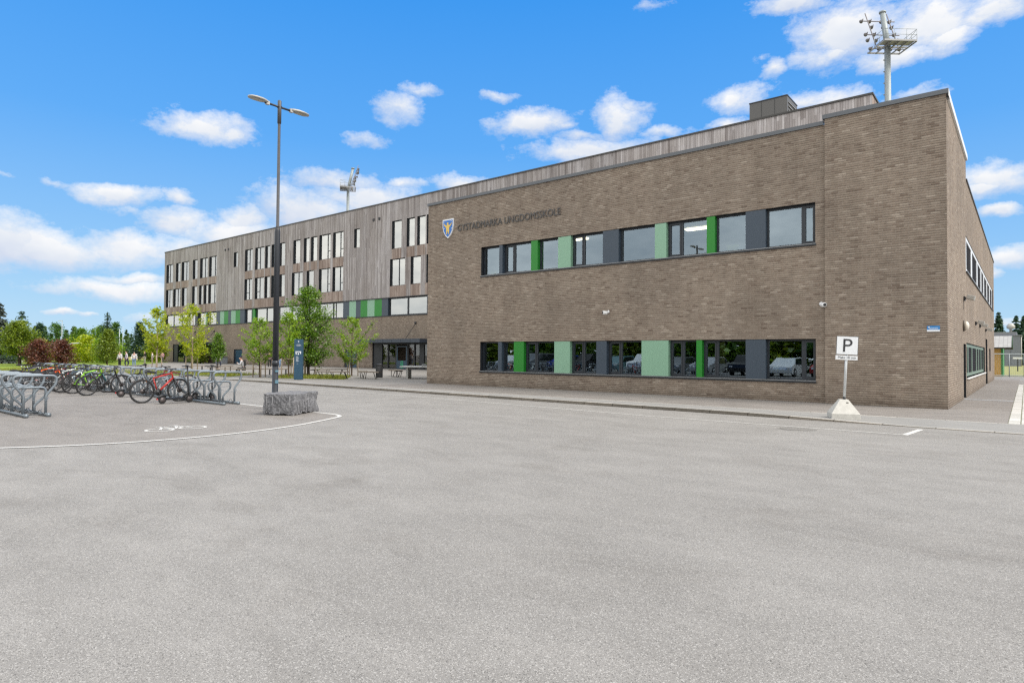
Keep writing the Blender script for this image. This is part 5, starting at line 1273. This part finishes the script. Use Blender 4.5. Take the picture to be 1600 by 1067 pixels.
# ================================================================== TREES AND PLANTS
def leaves_mesh(name, P, size, mat, parent, seed, flat=.35, aspect=.6, dirs=None):
    """many small leaf-shaped faces at the points P"""
    g = np.random.default_rng(seed); n = len(P)
    P = np.asarray(P, dtype=np.float64)
    d = g.normal(size=(n, 3)); d[:, 2] *= flat
    if dirs is not None: d = d * .55 + np.asarray(dirs)
    d /= np.linalg.norm(d, axis=1, keepdims=True) + 1e-9
    up = g.normal(size=(n, 3)) * .7; up[:, 2] += 1
    s = np.cross(d, up); s /= np.linalg.norm(s, axis=1, keepdims=True) + 1e-9
    L = size * g.uniform(.65, 1.35, size=(n, 1)); W = L * aspect
    nrm = np.cross(s, d)
    V = np.stack([P - d * L * .5, P + s * W * .5 + nrm * L * .06, P + d * L * .5 - nrm * L * .12, P - s * W * .5 + nrm * L * .06], axis=1).reshape(-1, 3)
    me = bpy.data.meshes.new(name)
    me.vertices.add(4 * n); me.vertices.foreach_set('co', V.astype(np.float32).ravel())
    me.loops.add(4 * n); me.loops.foreach_set('vertex_index', np.arange(4 * n, dtype=np.int32))
    me.polygons.add(n); me.polygons.foreach_set('loop_start', np.arange(0, 4 * n, 4, dtype=np.int32)); me.polygons.foreach_set('loop_total', np.full(n, 4, dtype=np.int32))
    me.materials.append(mat); me.update(calc_edges=True)
    o = bpy.data.objects.new(name, me); COL.objects.link(o)
    if parent is not None: o.parent = parent
    return o
BARK = bark_mat('grey_brown_bark', (.115, .085, .060)); BARK_PALE = bark_mat('pale_bark', (.30, .24, .18)); BARK_DARK = bark_mat('dark_bark', (.045, .034, .026))
LF_YOUNG = leaf_mat('spring_leaves', (.135, .27, .012), (.24, .40, .016), (.36, .50, .03), .5)
LF_YELLOW = leaf_mat('yellow_green_leaves', (.25, .34, .012), (.40, .50, .018), (.56, .58, .03), .5)
LF_MID = leaf_mat('linden_leaves', (.062, .15, .012), (.125, .25, .018), (.22, .36, .03), .4)
LF_DEEP = leaf_mat('deep_green_leaves', (.035, .10, .018), (.07, .17, .025), (.13, .24, .035), .35)
LF_OLIVE = leaf_mat('olive_leaves', (.10, .165, .012), (.18, .26, .018), (.28, .35, .03), .4)
LF_PURPLE = leaf_mat('purple_leaves', (.06, .018, .018), (.14, .042, .040), (.25, .095, .07), .35)
LF_SPRUCE = leaf_mat('spruce_needles', (.012, .040, .026), (.028, .075, .045), (.055, .115, .060), .15)
LF_BLUE = leaf_mat('blue_spruce_needles', (.035, .050, .055), (.075, .095, .095), (.14, .16, .15), .15)
LF_HAZY = leaf_mat('distant_foliage', (.045, .095, .045), (.08, .15, .06), (.13, .21, .075), .3)
def prof_fn(kind, t):
    if kind == 'oval': return max(.05, math.sin(PI * min(1, .20 + .78 * t)) ** .8)
    if kind == 'vase': return max(.06, (.45 + 1.0 * t) if t < .45 else .90 * (1 - ((t - .45) / .55) ** 1.6) + .08)
    if kind == 'cone': return max(.05, 1.02 - t)
    if kind == 'column': return max(.08, min(1, (1 - t) * 2.2) * min(1, .5 + t * 2))
    if kind == 'dome': return max(.1, math.sqrt(max(0, 1 - (t * .98) ** 2)))
    return 1
def make_tree(name, label, loc, H, cb, rad, leaf, bark, kind='oval', limbs=22, twigs=5, per=14, size=.12, spread=.16, lift=.7, seed=1, group=None, trunk_r=None, droop=0, flat=.5, cat='tree', clump=1.0):
    g = random.Random(seed); t = thing(name, label, cat, loc, g.uniform(0, 6.28), group)
    tr = trunk_r or H * .014
    b = MB(); wob = [(g.uniform(-1, 1) * .03 * H / 4, g.uniform(-1, 1) * .03 * H / 4) for _ in range(6)]
    def axis(z):
        f = max(0, min(.999, z / H)) * 5; i = int(f); f -= i
        return (wob[i][0] * (1 - f) + wob[i + 1][0] * f) * min(1, z / (H * .25)), (wob[i][1] * (1 - f) + wob[i + 1][1] * f) * min(1, z / (H * .25))
    zs = [0, .06, .25 * cb + .1, cb * .7 + .1, cb + (H - cb) * .3, cb + (H - cb) * .6, H * .95]
    zs = sorted(set(max(0, z) for z in zs))
    b.tube([(*axis(z), z) for z in zs], [tr * (1.5 if z < .05 else 1.0) * max(.12, 1 - .95 * z / H) for z in zs], 8)
    P = []
    for i in range(limbs):
        f = (i + g.random() * .8) / limbs; zc = cb + (H - cb) * f          # height where this limb's tip reaches
        r = rad * prof_fn(kind, f) * g.uniform(.62 if kind != 'vase' else .5, 1.12); a = i * 2.39996 + g.uniform(-.4, .4)
        z0 = max(cb * .55, zc - r * lift); z0 = min(z0, H * .9)
        x0, y0 = axis(z0); tip = Vector((x0 + r * math.cos(a), y0 + r * math.sin(a), zc - droop * r))
        p0 = Vector((x0, y0, z0)); mid = p0.lerp(tip, .5) + Vector((0, 0, (-.10 if lift > 0 else .1) * r + droop * r * .25))
        path = [p0.lerp(mid, k / 3).lerp(mid.lerp(tip, k / 3), k / 3) for k in range(4)]
        br = max(.006, tr * .42 * (1 - .75 * f)); b.tube(path, [br, br * .7, br * .45, br * .2], 5, cap=False)
        for q in range(twigs):
            u = g.uniform(.25, 1.0); k = min(2, int(u * 3)); base = path[k].lerp(path[k + 1], u * 3 - k)
            L = r * g.uniform(.18, .42) + .12; dv = Vector((g.gauss(0, 1), g.gauss(0, 1), g.gauss(.25, .7))); dv += (tip - p0).normalized() * (.8 if kind != 'vase' else 1.8) + Vector((0, 0, .5 if kind == 'vase' else 0)); dv.normalize()
            end = base + dv * L; b.tube([base, end], [br * .3, br * .08], 3, cap=False)
            for _ in range(max(1, int(per * g.uniform(.4, 1.6)))):
                w = g.random() ** .8; c = base.lerp(end, w); s = spread * clump
                P.append((c.x + g.gauss(0, s), c.y + g.gauss(0, s), c.z + g.gauss(0, s * .7)))
    b.build('trunk', bark, t)
    leaves_mesh('crown', P, size, leaf, t, seed, flat)
    return t
def make_conifer(name, label, loc, H, rad, leaf, seed, group=None, cb=.04, dens=1.0, size=.3):
    g = random.Random(seed); t = thing(name, label, 'tree', loc, 0, group)
    b = MB(); b.tube([(0, 0, 0), (0, 0, H * .5), (0, 0, H)], [H * .014, H * .009, .02], 7)
    P = []; D = []; nw = int(H * 3.4 * dens + 8)
    for i in range(nw):
        f = i / nw; z = H * (cb + (1 - cb) * min(1, f + g.uniform(-.03, .03))); r0 = rad * (1 - f) ** .85 + .06 * rad; nb = max(4, int(9 * (1 - f) + 4))
        for k in range(nb):
            a = 2 * PI * k / nb + i * .7 + g.uniform(-.25, .25); r = r0 * g.uniform(.45, 1.2)
            if g.random() < .12: continue
            dz = -r * g.uniform(.18, .42)
            if r > .25: b.tube([(0, 0, z), (r * math.cos(a), r * math.sin(a), z + dz)], [.014, .004], 3, cap=False)
            m = max(4, int(r / rad * 24 * dens) + 5)
            for _ in range(m):
                u = g.random() ** .7; sp = .06 + .16 * u * r
                P.append((r * u * math.cos(a) + g.gauss(0, sp), r * u * math.sin(a) + g.gauss(0, sp), z + dz * u + g.gauss(0, .05) + .04)); D.append((math.cos(a), math.sin(a), -.45))
    b.build('trunk', BARK_DARK, t); leaves_mesh('crown', P, size, leaf, t, seed, .6, .38, D); return t
def stakes(loc, label, n=3, r=.42, h=1.25):
    t = thing('tree_stakes', label, 'tree stakes', loc, rng.uniform(0, 2), 'wooden stake frames round the young trees')
    Q = []
    for k in range(n):
        a = 2 * PI * k / n; p = (r * math.cos(a), r * math.sin(a)); Q.append(p); b = MB(); b.tube([(p[0], p[1], 0), (p[0] * .95, p[1] * .95, h)], .034, 7); b.build('post', STAKE, t)
    b = MB()
    for k in range(n): p, q = Q[k], Q[(k + 1) % n]; b.tube([(p[0] * .95, p[1] * .95, h - .1), (q[0] * .95, q[1] * .95, h - .1)], .022, 6)
    b.build('crossbar', STAKE, t)
GT = 'young trees on the plaza before the timber block'
make_tree('young_tree', 'yellow green young tree at the far corner of the timber block', (-56.7, 22.3, 0), 5.2, 1.9, 1.55, LF_YELLOW, BARK_PALE, 'vase', 24, 7, 15, .17, .11, 1.0, 21, GT)
make_tree('young_tree', 'tall yellow green young tree behind the red bicycle', (-44.1, 19.6, 0), 4.75, 1.35, 1.75, LF_YELLOW, BARK_PALE, 'vase', 24, 7, 15, .15, .10, .95, 22, GT)
make_tree('young_tree', 'slender dark green tree in front of the dark entrance doorway', (-45.8, 22.2, 0), 2.9, 1.0, .50, LF_MID, BARK, 'column', 30, 6, 16, .10, .09, .5, 23, GT)
make_tree('young_tree', 'broad bright green young tree just past the seated pupil', (-36.6, 20.35, 0), 3.6, 1.25, 1.42, LF_YOUNG, BARK, 'vase', 28, 8, 13, .12, .085, 1.0, 24, GT)
make_tree('young_tree', 'bright green young tree directly behind the blue pylon', (-34.6, 21.1, 0), 3.95, 1.25, 1.42, LF_YOUNG, BARK, 'vase', 28, 8, 13, .12, .085, 1.0, 25, GT)
make_tree('linden_tree', 'tallest and darkest of the plaza trees, with a full oval crown', (-35.6, 23.1, 0), 5.65, 1.15, 1.72, LF_MID, BARK_DARK, 'oval', 54, 9, 24, .125, .16, .7, 26, GT, trunk_r=.10)
make_tree('young_tree', 'wide bright green tree standing inside the curved benches', (-35.4, 26.3, 0), 3.95, 1.2, 1.85, LF_YOUNG, BARK, 'vase', 30, 8, 13, .125, .085, 1.0, 27, GT)
for loc, lb in (((-36.6, 20.35, 0), 'three wooden stakes round the broad young tree past the seated pupil'), ((-34.6, 21.1, 0), 'wooden stakes round the young tree behind the pylon'), ((-35.6, 23.1, 0), 'wooden stakes round the tallest plaza tree'), ((-35.4, 26.3, 0), 'wooden stake frame round the tree inside the curved benches'), ((-44.1, 19.6, 0), 'wooden stakes round the yellow green tree behind the red bicycle'), ((-56.7, 22.3, 0), 'wooden stakes round the tree at the far corner of the timber block')):
    stakes(loc, lb)
# purple shrubs and the tree belt beyond
GP2 = 'purple leaved shrubs beyond the bicycles'
for loc, H, r, lb, sd_ in (((-68.3, 17.0, 0), 2.45, 1.25, 'larger purple leaved shrub behind the orange bicycle', 31), ((-73.0, 20.0, 0), 2.5, 1.1, 'smaller purple leaved shrub behind the white bicycle', 32)):
    t = make_tree('purple_shrub', lb, loc, H, .35, r, LF_PURPLE, BARK_DARK, 'dome', 46, 7, 15, .15, .17, .5, sd_, GP2, cat='shrub')
GX = 'mixed trees along the far side of the lawn'
make_tree('broad_tree', 'broad round mid green tree on a thin dark trunk by the white pillar', (-77.6, 17.7, 0), 4.35, 1.3, 1.6, LF_OLIVE, BARK_DARK, 'oval', 60, 8, 15, .19, .22, .4, 41, GX, trunk_r=.10)
make_tree('broad_tree', 'olive green tree with a spiky top above the group of pupils', (-74.3, 24.4, 0), 3.75, .9, 1.35, LF_OLIVE, BARK, 'cone', 50, 7, 14, .17, .18, .4, 42, GX)
make_conifer('spruce', 'thin topped young conifer rising over the broad mid green tree', (-85.1, 19.55, 0), 5.9, 1.7, LF_SPRUCE, 43, GX, .2, 1.0, .24)
make_conifer('spruce', 'dark grey blue spruce at the very edge of the photo', (-93.3, 19.4, 0), 7.2, 1.7, LF_BLUE, 44, GX, .05, 1.2, .34)
make_conifer('spruce', 'sparse thin topped conifer above the olive tree by the pupils', (-85.8, 28.1, 0), 6.3, 1.5, LF_SPRUCE, 45, GX, .25, .75, .22)
SPOTS = [  # px-free world spots: x, y, H, radius, leaf, kind, label
    (-133.4, 35.7, 6.4, 2.6, LF_DEEP, 'oval', 'dark green tree behind the light pole above the purple shrubs'),
    (-133.3, 33.2, 6.3, 2.2, LF_SPRUCE, 'cone', 'pointed bluish green tree between the broad tree and the purple shrub'),
    (-104.5, 33.5, 5.2, 2.4, LF_MID, 'oval', 'rounded mid green tree in the middle of the far tree belt'),
    (-98.0, 29.6, 3.5, 2.3, LF_YELLOW, 'oval', 'round yellow green tree beside the second purple shrub'),
    (-92.0, 30.1, 3.7, 1.9, LF_YOUNG, 'oval', 'low fresh green tree next to the round yellow green one'),
    (-120.8, 40.8, 6.5, 2.2, LF_DEEP, 'cone', 'pointed green tree just past the sparse conifer'),
    (-117.6, 43.4, 6.6, 2.3, LF_SPRUCE, 'cone', 'dark bluish green conical tree near the building corner'),
    (-98, 38.5, 3.9, 1.35, LF_YELLOW, 'column', 'narrow tree with rusty yellow top among the slim poles'),
    (-122, 36.0, 5.2, 2.3, LF_MID, 'oval', 'hazy green tree between the olive tree and the slim poles'),
    (-107, 41.5, 3.2, 1.5, LF_OLIVE, 'oval', 'small olive bush tree at the foot of the far meadow'),
    (-101, 22.5, 4.4, 2.4, LF_MID, 'oval', 'green tree filling the gap behind the larger purple shrub'),
    (-88, 22.0, 2.6, 1.4, LF_YELLOW, 'oval', 'small yellow green tree peeping over the second purple shrub'),
    (-112, 20.0, 4.2, 2.6, LF_OLIVE, 'oval', 'olive green tree at the photo edge behind the grey kiosk'),
    (-86.5, 39.2, 3.1, 1.3, LF_OLIVE, 'oval', 'small green bush tree near the timber block corner'),
]
for i, (x, y, H, r, lf, kd, lb) in enumerate(SPOTS):
    make_tree('far_tree', lb, (x, y, 0), H, H * .12, r, lf, BARK_DARK, kd, 44, 7, 12, .26, .24, .35, 60 + i, GX)
# distant wood as one mass
def wood(name, pts, hmin, hmax, n, seed, mat):
    g = random.Random(seed); P = []
    for (x0, y0, x1, y1) in pts:
        for _ in range(n):
            u = g.random(); x = x0 + (x1 - x0) * u + g.gauss(0, 2); y = y0 + (y1 - y0) * u + g.gauss(0, 3)
            H = g.uniform(hmin, hmax); r = H * g.uniform(.2, .32)
            for _ in range(190):
                f = g.random() ** .8; rr = r * (1.05 - f) * math.sqrt(g.random()); a = g.uniform(0, 6.28); P.append((x + rr * math.cos(a), y + rr * math.sin(a), .3 + H * f))
    o = leaves_mesh(name, P, .6, mat, None, seed, .6); return tag(o, kind='stuff')
wood('far_wood', [(-168, 0, -164, 34), (-164, 34, -150, 62), (-150, 62, -140, 80)], 4.2, 6.6, 70, 71, LF_HAZY)
GR = 'dark spruces behind the grey hall'
for i, (x, y, H, r, lb) in enumerate([(-5.2, 200, 13.0, 2.6, 'spruce over the hall roof next to the brick wing'), (-1.8, 203, 12.2, 2.6, 'spruce behind the round roof vent of the grey hall'), (-.3, 195, 11.6, 2.8, 'spruce half cut by the photo edge beside the grey hall'), (3.5, 198, 12.5, 3.0, 'spruce just out past the grey hall corner')]):
    make_conifer('spruce', lb, (x, y, 0), H, r, LF_SPRUCE, 80 + i, GR, .05, 1.25, .75)
# trees behind the photographer, mirrored in the windows
GM = 'trees behind the photographer mirrored in the windows'
for i, (x, H) in enumerate([(-62, 6.5), (-55, 7.5), (-48, 6.2), (-42, 7.4), (-36, 6.0), (-31, 7.2), (-25, 6.4), (-19, 7.0), (-13, 6.2), (-8, 6.8)]):
    make_tree('roadside_tree', f'green roadside tree mirrored in the lower windows, {ordn[i]} along the car row', (x, -17 - (i % 3) * 1.5, 0), H, .6, 3.3, [LF_MID, LF_OLIVE, LF_DEEP][i % 3], BARK, 'oval', 40, 6, 10, .75, .5, .3, 100 + i, GM)

g = random.Random(131); P = [(g.uniform(-75, 4), -23 + g.gauss(0, .7), 3.6 * g.random() ** .8 + .4 * math.sin(i * .01)) for i in range(9000)]
hd = leaves_mesh('hedge', P, .62, LF_DEEP, None, 131, .6); tag(hd, 'tall clipped green hedge behind the parked cars, mirrored in the lower windows', 'hedge')
# grass in the planted beds and meadow tufts
def grass_patch(name, polys, n, seed, mat, h=.16):
    g = random.Random(seed); V = []; F = []
    for poly in polys:
        (x0, y0), (x1, y1), (x2, y2), (x3, y3) = poly
        for _ in range(n):
            u, v = g.random(), g.random()
            x = (x0 * (1 - u) + x1 * u) * (1 - v) + (x3 * (1 - u) + x2 * u) * v; y = (y0 * (1 - u) + y1 * u) * (1 - v) + (y3 * (1 - u) + y2 * u) * v
            a = g.uniform(0, 6.28); hh = h * g.uniform(.4, 1.4); w = .018; lx, ly = g.gauss(0, .06), g.gauss(0, .06); i = len(V)
            V += [(x - w * math.cos(a), y - w * math.sin(a), 0), (x + w * math.cos(a), y + w * math.sin(a), 0), (x + lx, y + ly, hh)]; F.append((i, i + 1, i + 2))
    me = bpy.data.meshes.new(name); me.from_pydata(V, [], F); me.materials.append(mat); me.update()
    o = bpy.data.objects.new(name, me); COL.objects.link(o); return tag(o, kind='stuff')
LF_GRASS = leaf_mat('bed_grass_blades', (.15, .20, .015), (.25, .29, .03), (.38, .36, .08), .4)
BEDS = [[(-34.9, 20.2), (-30.6, 22.2), (-33.6, 24.9), (-38.6, 23.6)], [(-46.3, 16.6), (-38.5, 19.3), (-41.3, 22.9), (-55.2, 19.2)], [(-62, 11.8), (-47.5, 16.2), (-56.5, 19.4), (-66, 15.5)]]
SOIL = grass_ground('bed_soil', (.10, .085, .05), (.16, .17, .035), (.24, .26, .05))
for i, p in enumerate(BEDS): sheet('planted_bed', p, .016, SOIL)
grass_patch('bed_grass', BEDS, 5200, 90, LF_GRASS, .17)

# ================================================================== PEOPLE
def chain(name, joints, edges, radii, mat, parent, root=0, sub=1):
    me = bpy.data.meshes.new(name); me.from_pydata(joints, edges, []); me.materials.append(mat)
    o = bpy.data.objects.new(name, me); COL.objects.link(o); o.parent = parent
    m = o.modifiers.new('skin', 'SKIN'); m.use_smooth_shade = True
    sv_ = me.skin_vertices[0].data
    for i, r in enumerate(radii): sv_[i].radius = (r, r) if not isinstance(r, tuple) else r; sv_[i].use_root = (i == root)
    s = o.modifiers.new('sub', 'SUBSURF'); s.levels = sub; s.render_levels = sub
    return o
def cloth(nm, c): return plain('cloth_' + nm, c, .85, 0, .1, 9, .1)
def person(label, loc, rz, H, top, legs, hair, pose='stand', bag=None, group='pupils on the school plaza', shoe=(.6, .6, .6), bare=False):
    t = thing('person', label, 'person', loc, rz, group); k = H / 1.7
    # body: pelvis, spine, neck, head, arms with hands, legs with feet (one continuous skin)
    if pose == 'sit': hipz, kn, an, lean_ = .48, (.42, .46), (.38, .08), .16
    elif pose == 'step': hipz, kn, an, lean_ = .92, (.16, .50), (.02, .09), .04
    elif pose == 'jump': hipz, kn, an, lean_ = .92, (.10, .52), (-.06, .12), .03
    else: hipz, kn, an, lean_ = .92, (.02, .49), (-.01, .08), .0
    J = []; E = []; Rr = []
    def add(p, r, par=None): J.append(tuple(c * k for c in p)); Rr.append(r * k if not isinstance(r, tuple) else tuple(x * k for x in r)); (E.append((par, len(J) - 1)) if par is not None else None); return len(J) - 1
    pel = add((0, 0, hipz), .12); sp = add((0, lean_ * .5, hipz + .25), .115, pel); ch = add((0, lean_, hipz + .46), (.15, .11), sp); nk = add((0, lean_ * 1.25, hipz + .60), .05, ch); hd = add((0, lean_ * 1.5 + .02, hipz + .69), .085, nk); tp = add((0, lean_ * 1.5 + .015, hipz + .76), .075, hd)
    nose = add((0, lean_ * 1.5 + .105, hipz + .675), .018, hd)
    parts = {'arm': [], 'leg': []}
    for s in (-1, 1):
        sh = add((s * .19, lean_, hipz + .50), .055, ch)
        if pose == 'sit' or bare: el = add((s * .25, lean_ + .10, hipz + .24), .042, sh); wr = add((s * .10, lean_ + .27, hipz + .34), .032, el); ha = add((s * .06, lean_ + .30, hipz + .40), .034, wr)
        else: el = add((s * .25, lean_ - .02 + .03 * s, hipz + .22), .042, sh); wr = add((s * .26, lean_ + .08 + .05 * s, hipz - .02), .032, el); ha = add((s * .255, lean_ + .10 + .05 * s, hipz - .10), .034, wr)
        fg = add((J[ha][0] / k - s * .01, J[ha][1] / k + .03, J[ha][2] / k - .05), .016, ha)
        parts['arm'].append((sh, el, wr))
        sw = s if pose in ('step', 'jump') else 1
        hp = add((s * .10, 0, hipz - .04), .10, pel); kk = add((s * .11, kn[0] * sw, kn[1]), .062, hp); aa = add((s * .11, an[0] * sw if pose != 'sit' else an[0], an[1]), .042, kk); ft = add((s * .12, (an[0] * sw if pose != 'sit' else an[0]) + .15, an[1] - .045), .034, aa)
        parts['leg'].append((hp, kk, aa, ft))
    chain('body', J, E, Rr, SKIN, t)
    def sub(name, idx, edges, rads, mat): return chain(name, [J[i] for i in idx], edges, [r * k for r in rads], mat, t)
    (s1, e1, w1), (s2, e2, w2) = parts['arm']
    sub('jacket', [pel, sp, ch, s1, e1, w1, s2, e2, w2], [(0, 1), (1, 2), (2, 3), (3, 4), (4, 5), (2, 6), (6, 7), (7, 8)], [.145, .14, .155, .072, .058, .045, .072, .058, .045], cloth(*top))
    (h1, k1, a1, f1), (h2, k2, a2, f2) = parts['leg']
    sub('trousers', [pel, h1, k1, a1, h2, k2, a2], [(0, 1), (1, 2), (2, 3), (0, 4), (4, 5), (5, 6)], [.138, .112, .078, .058, .112, .078, .058], cloth(*legs))
    for a_, f_ in ((a1, f1), (a2, f2)): chain('shoe', [(J[a_][0], J[a_][1], J[a_][2] - .045 * k), J[f_]], [(0, 1)], [.048 * k, .042 * k], plain('shoe_%d' % int(shoe[0] * 100), shoe, .6), t)
    hx = J[tp]; chain('hair', [(hx[0], hx[1] - .02 * k, hx[2] + .015 * k), (hx[0], hx[1] - .055 * k, hx[2] - .06 * k), (hx[0], hx[1] - .06 * k, hx[2] - (.24 if hair[2] else .10) * k)], [(0, 1), (1, 2)], [.082 * k, .075 * k, .05 * k], plain('hair_' + hair[0], hair[1], .6), t)
    if bag:
        c = J[ch]; b = MB(); b.obox((c[0], c[1] - .21 * k, c[2] - .10 * k), (.15 * k, 0, 0), (0, .075 * k, -.02), (0, .03, .22 * k))
        o = b.build('backpack', plain('bag_' + bag[0], bag[1], .7), t, bevel=.03 * k)
    return t
BLK = ('black', (.02, .02, .022)); WHT = ('white', (.62, .62, .62)); GRY = ('grey', (.10, .10, .11)); NVY = ('navy', (.03, .04, .07)); PNK = ('pink', (.60, .33, .36)); BEI = ('beige', (.50, .38, .28)); JEA = ('jeans', (.16, .24, .36))
HB = ('brown', (.06, .035, .02), False); HL = ('dark_long', (.02, .014, .012), True); HF = ('fair_long', (.38, .25, .12), True); HR = ('reddish', (.16, .05, .025), False)
person('seated person in grey and white top with black backpack on the long bench', (-41.75, 22.05, .0), R(150), 1.62, ('pale_grey', (.50, .50, .54)), GRY, HR, 'sit', ('black', (.02, .02, .022)), shoe=(.65, .64, .6))
person('person all in black mid stride behind the lamp post', (-58.6, 33.6, 0), R(60), 1.62, BLK, BLK, HB, 'jump', shoe=(.7, .7, .7))
person('walking person in black top and light jeans just past the lamp post', (-55.7, 33.1, 0), R(-110), 1.6, BLK, JEA, HF, 'step', ('cream', (.55, .5, .45)))
person('person in black with white bag standing beside the dark doorway', (-88.6, 40.6, 0), R(190), 1.62, BLK, BLK, HL, 'stand', ('white', (.6, .6, .6)), bare=True)
person('fair haired person in beige top in the dark doorway', (-89.8, 41.7, 0), R(180), 1.64, BEI, BLK, HF, 'stand')
person('person in white jacket and shorts under the slender tree', (-58.4, 28.4, 0), R(200), 1.45, WHT, NVY, HB, 'step')
GRPP = 'group of pupils standing behind the rack row'
person('pupil in white top with dark long hair, nearest the slim poles', (-68.3, 23.5, 0), R(200), 1.5, WHT, BLK, HL, 'stand', group=GRPP)
person('pupil in pale top in the middle of the standing group', (-67.7, 23.9, 0), R(170), 1.55, ('lilac', (.50, .46, .52)), NVY, HB, 'step', group=GRPP)
person('pupil with dark bag on the building side of the standing group', (-67.0, 24.3, 0), R(230), 1.5, WHT, JEA, HL, 'stand', ('navy', (.04, .05, .09)), group=GRPP)
person('person in black top and pale trousers alone before the meadow', (-88.9, 33.5, 0), R(180), 1.6, BLK, ('stone', (.36, .35, .33)), HL, 'stand')
person('person in white top beside the stake frame of the corner tree', (-79.8, 30.9, 0), R(150), 1.5, WHT, GRY, HB, 'stand')
person('person in pink top and navy skirt near the building corner', (-92.0, 36.9, 0), R(200), 1.55, PNK, NVY, HL, 'stand', ('black', (.02, .02, .022)))
person('person in white top with black bag on the lawn under the broad tree', (-103.9, 22.6, 0), R(140), 1.55, WHT, ('stone', (.45, .43, .40)), HB, 'stand', ('black', (.02, .02, .022)))
person('person in pale pink top beside the trunk of the broad tree', (-93.6, 21.0, 0), R(160), 1.45, PNK, GRY, HB, 'stand')
